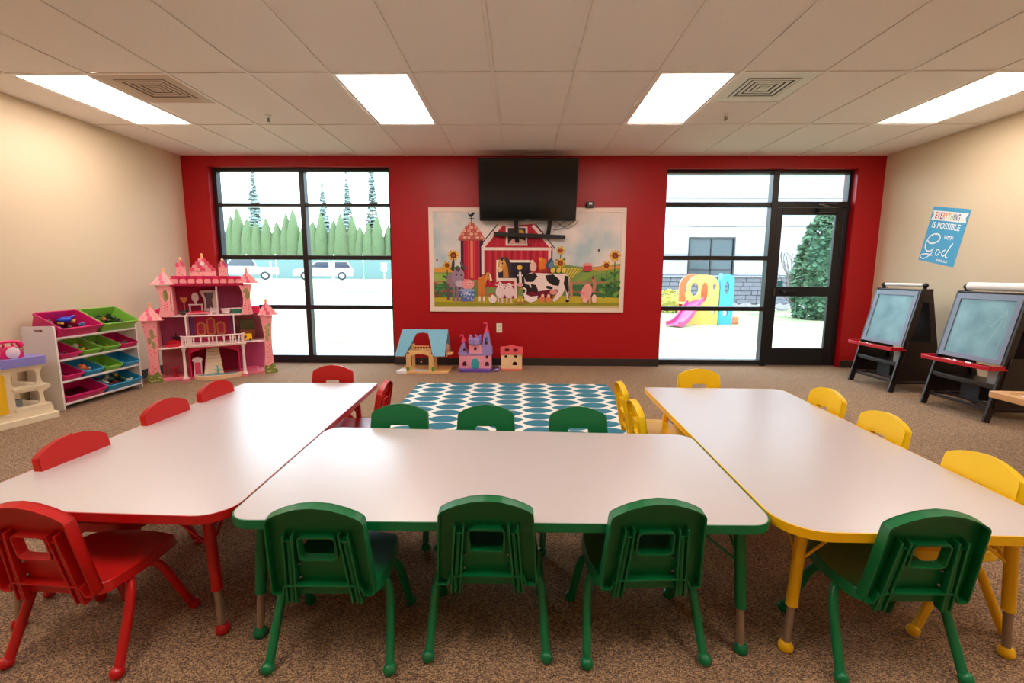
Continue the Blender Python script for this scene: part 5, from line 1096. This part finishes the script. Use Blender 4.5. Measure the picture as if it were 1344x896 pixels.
furn('toy_stall', .98, .2, .398, 'green and brown kitchen stove on the middle floor of the dollhouse', 'toy furniture', [('cabinet', mat('toy_brown', (150, 84, 50), .5), MB().box(-.08, .08, 0, .09, 0, .12), False), ('shelf', mat('toy_olive', (90, 96, 50), .5), MB().box(-.08, .08, .03, .09, .12, .24), False)])
furn('toy_dresser', .455, .04, .03, 'tall white-topped pink cupboard on the ground floor of the dollhouse', 'toy furniture', [('cabinet', m_fw, MB().box(-.04, .04, 0, .05, 0, .17), False), ('door', m_dp, MB().box(-.028, .028, -.003, 0, .02, .155), False), ('crown', m_fw, MB().plate(round_poly([(-.055, .17), (.055, .17), (.045, .2), (.015, .215), (-.015, .215), (-.045, .2)], .01, 3), (), -.05, .004, X=XZ), False)])
furn('toy_dining_set', .235, .1, .03, 'little red round table on the ground floor of the dollhouse', 'toy furniture', [('tabletop', m_fr2, MB().lathe([(.045, .1), (.048, .108)], 14), False), ('leg', m_fr2, MB().tube([(0, 0, 0), (0, 0, .1)], .012, 8).lathe([(.034, 0), (.034, .006)], 12), False)])
furn('toy_bench', .99, .08, .03, 'low pink bench on the ground floor of the dollhouse', 'toy furniture', [('seat', m_dp, MB().box(-.08, .08, -.02, .03, .04, .05), False), ('leg', m_fw, MB().box(-.075, -.06, -.02, .03, 0, .04), False), ('leg', m_fw, MB().box(.06, .075, -.02, .03, 0, .04), False)])

# ================================================================ TOYS AGAINST THE RED WALL
m_wd = mat('pale_toy_wood', (232, 186, 124), .5, var=.08, vscale=20); m_rf = mat('sky_blue_roof', (112, 176, 204), .5)
bn = empty('toy_barn', (-1.165, 5.63, 0), 0, 'wooden toy stable with a big blue roof against the red wall', 'toy stable')
MB().box(-.31, .31, -.05, .32, 0, .028).build('base_board', m_wd, bn, bev=.003)
MB().plate([(-.325, -.055), (-.20, -.055), (-.21, .0), (-.25, .1), (-.30, .1)], (), .0275, .0325).box(-.325, -.2, -.056, -.0505, 0, .03).build('white_corner', WHITE, bn)
XR = T(0, -.03, 0) @ Matrix.Rotation(-.55, 4, 'X')   # front roof slope
def slope(pts): 
    a = math.atan2(.30, .19); X = Matrix(((1, 0, 0, 0), (0, math.cos(a), -math.sin(a), -.065), (0, math.sin(a), math.cos(a), .212), (0, 0, 0, 1)))
    return X
RH = math.hypot(.30, .19)
MB().plate([(-.33, 0), (-.215, 0), (-.10, RH*.86), (-.02, RH*.9), (.045, RH*.86), (.13, .0), (.27, 0), (.285, RH), (-.28, RH)], (), 0, .012, X=slope(0)).build('front_roof', m_rf, bn, bev=.002)
Xb = Matrix(((1, 0, 0, 0), (0, -math.cos(1.0), math.sin(1.0), .335), (0, math.sin(1.0), math.cos(1.0), .20), (0, 0, 0, 1)))
MB().plate([(-.32, 0), (-.17, 0), (-.17, .34), (.12, .34), (.12, 0), (.29, 0), (.28, .37), (-.28, .37)], (), 0, .012, X=Xb).build('rear_roof', m_rf, bn, bev=.002)
MB().box(-.285, .285, .115, .145, .498, .516).build('ridge_board', m_rf, bn, bev=.003)
for s, x in ((-1, -.17), (1, .105)):
    MB().plate([(x-.035, .028), (x+.02, .028), (x+.025, .17), (x+.015-.03*s*.3, .24), (x-.035, .24)], (), .02, .038, X=XZ).build('arch_post', m_wd, bn, bev=.003)
    MB().box(x-.02, x+.02, .2, .22, .028, .33).build('rear_post', m_wd, bn, bev=.002)
    MB().plate(hole(x-.0+s*.015, .055, .018, .03, 10), (), .04, .05, X=XZ).build('green_bush', mat('toy_leaf_green', (84, 150, 50), .5), bn)
MB().plate([(-.16, .205)]+[(-.16+.25*k/8, .205+.035*math.sin(PI*k/8)) for k in range(1, 8)]+[(.09, .205), (.10, .262), (-.17, .262)], (), .02, .036, X=XZ).build('arch_beam', m_wd, bn, bev=.002)
MB().tube([(-.115, -.03, .335), (.075, -.03, .335)], .005, 6).build('loft_rail', m_wd, bn)
for k in range(6): MB().box(-.11+.034*k, -.104+.034*k, -.033, -.027, .262, .333).build('loft_spindle', m_wd, bn)
MB().box(-.2, .2, -.02, .26, .255, .265).build('loft_floor', m_wd, bn, bev=.002)
MB().plate([(.02, .028), (.13, .028), (.13, .2), (.10, .2)], (), -.2, -.19, X=XZ).build('stable_door', m_wd, bn, bev=.002)
MB().tube([(-.03, .0, .255), (-.03, .0, .15)], .002, 5).ball((-.03, 0, .135), .012, 8).build('hanging_pulley', m_gold, bn)
MB().plate(rrect(-.11, .065, -.045, .06, .01), (), .0285, .033).build('yard_patch', mat('grey_blue_yard', (176, 190, 196), .6), bn)
MB().box(.27, .34, .02, .2, .22, .23).build('side_balcony', m_wd, bn); MB().plate([(.02, .2), (.2, .2), (.2, .31), (.11, .35), (.02, .31)], (), .272, .282, X=Matrix(((0, 0, 1, 0), (1, 0, 0, 0), (0, 1, 0, 0), (0, 0, 0, 1)))).build('gable_wall', m_wd, bn)
# lilac toy castle
m_li = mat('lilac_plastic', (160, 140, 206), .4); m_pk3 = mat('pale_pink_plastic', (240, 160, 176), .4); m_vi = mat('violet_plastic', (104, 76, 170), .4); m_te = mat('teal_plastic', (60, 164, 176), .4); m_bf = mat('rose_plastic', (232, 70, 120), .4); m_drk = mat('dark_opening', (90, 20, 50), .7)
cs = empty('toy_castle', (-.545, 5.80, 0), 0, 'lilac and pink plastic toy castle with pointed towers against the red wall', 'toy castle')
MB().plate(round_poly([(-.21, -.12), (.21, -.12), (.22, .1), (-.21, .1)], .04, 4), (), 0, .035).build('castle_base', m_vi, cs, bev=.006)
gw = lambda x, z, r, h_: [(x-r, z), (x+r, z)] + [(x+r*math.cos(t), z+h_+r*math.sin(t)) for t in (PI*k/6 for k in range(7))]
MB().plate([(-.2, .03), (.20, .03), (.20, .21), (-.2, .21)], [gw(-.135, .065, .025, .03), gw(.145, .065, .025, .03), gw(.145, .17, .02, .015)][:2], .03, .05, X=XZ).box(-.2, .2, -.03, .09, .03, .04).box(-.2, -.185, -.03, .09, .03, .21).box(.185, .2, -.03, .09, .03, .21).build('castle_wall', m_pk3, cs, bev=.003)
MB().plate(rrect(-.08, .08, .21, .33, .01), [hole(-.0, .285, .02, .02, 10)], .03, .05, X=XZ).box(-.08, .08, -.03, .08, .205, .33).build('keep', m_pk3, cs, bev=.003)
MB().plate(gw(0, .035, .062, .085), (), .05, .058, X=XZ).build('gate_arch', m_pk3, cs); 
for s in (-1, 1): MB().plate([(0, .038), (s*.05, .038), (s*.05, .12), (s*.03, .155), (0, .165)], (), .058, .066, X=XZ).build('gate_door', m_te, cs, bev=.002)
MB().box(-.205, .205, -.056, -.05, .2, .225).build('cornice', m_li, cs, bev=.003)
MB().lathe([(.075, .33), (.085, .345), (.085, .40), (.07, .405), (.05, .41)], 8, X=T(-.005, 0, 0)).build('crown_tower', m_li, cs)
for k in range(5): a = 2*PI*k/5+.3; MB().lathe([(.012, .40), (.014, .43), (.002, .455)], 6, X=T(-.005+.065*math.cos(a), .065*math.sin(a), 0)).build('crown_point', m_li, cs)
MB().plate([(-.215, .215), (-.105, .215), (-.11, .25), (-.135, .33), (-.15, .37), (-.165, .33), (-.20, .25)], [gw(-.14, .255, .015, .02)], .02, .045, X=XZ).lathe([(.07, .215), (.055, .25), (.02, .34), (.012, .37)], 10, X=T(-.155, .03, 0)).build('left_turret'.replace('left_', 'small_'), m_li, cs)
MB().plate([(.085, .21), (.205, .21), (.205, .31), (.185, .33), (.165, .46), (.125, .50), (.105, .46), (.09, .33)], [gw(.135, .34, .022, .07)], .02, .045, X=XZ).lathe([(.075, .21), (.07, .3), (.05, .36), (.03, .46), (.02, .5)], 10, X=T(.14, .03, 0)).build('tall_turret', m_li, cs)
for x, z, h_ in ((-.155, .365, .035), (.14, .49, .07)): MB().lathe([(.03, z), (.018, z+.03), (.004, z+h_+.02)], 10, X=T(x, .03, 0)).build('spire', m_bf, cs); 
for x, z in ((-.155, .42), (.14, .58)): MB().tube([(x, .03, z-.02), (x, .03, z+.03)], .003, 6).plate([(x-.05, z+.005), (x, z+.005), (x, z+.03), (x-.05, z+.03), (x-.035, z+.018)], (), -.032, -.028, X=XZ).build('pennant', m_bf, cs)
for x, z in ((-.135, .06), (.145, .06)): MB().plate(gw(x, z, .026, .035), (), .02, .03, X=XZ).build('dark_window', m_drk, cs)
for x, z in ((-.135, .255), (.135, .34), (.145, .165)): MB().plate(gw(x, z, .016, .02), (), .0455 if z > .2 else .0505, .0475 if z > .2 else .0525, X=XZ).build('dark_window', m_drk, cs)
MB().lathe([(.018, .283), (.02, .29)], 12, X=T(0, -.0505, .285) @ Matrix.Rotation(PI/2, 4, 'X') @ T(0, 0, -.285)).build('round_window', m_drk, cs)
sw = MB().ball((0, 0, .022), .022, 12, 0, (1.4, .9, 1)).tube(smooth_path([(.02, 0, .03), (.035, 0, .05), (.03, 0, .068)], 4), .006, 8).ball((.03, 0, .07), .009, 8).build('toy_swan', m_li, smooth=True); sw.location = (-.278, 5.72, 0); tag(sw, 'tiny lilac toy swan on the floor between castle and cottage', 'toy')
# pink roofed cottage
ct = empty('toy_cottage', (-.095, 5.83, 0), 0, 'small cream toy cottage with a coral pink roof against the red wall', 'toy house')
m_co = mat('coral_plastic', (240, 96, 104), .4); m_cb = mat('buff_plastic', (244, 206, 160), .4)
MB().box(-.135, .135, -.06, .06, 0, .03).build('cottage_base', mat('coral_base', (232, 130, 110), .4), ct, bev=.004)
MB().plate([(-.13, .03), (.13, .03), (.13, .215), (-.13, .215)], [gw(.04, .07, .028, .02), gw(-.07, .17, .02, .01), gw(.05, .17, .02, .01)], .03, .05, X=XZ).box(-.13, .13, -.03, .05, .03, .05).box(-.13, -.115, -.03, .05, .03, .21).box(.115, .13, -.03, .05, .03, .21).build('cottage_wall', m_cb, ct, bev=.002)
MB().box(-.115, .115, .035, .05, .05, .29).build('dark_back', mat('brick_red', (120, 30, 30), .6), ct)
MB().plate(round_poly([(-.14, .215), (.14, .215), (.14, .305), (.06, .31), (0, .33), (-.06, .31), (-.14, .305)], .01, 3), [rrect(-.085, -.03, .245, .285, .008), rrect(.02, .075, .245, .285, .008)], .03, .06, X=XZ).build('cottage_roof', m_co, ct, bev=.004)
MB().box(-.135, .135, -.05, .055, .205, .22).build('eave', m_co, ct, bev=.003)
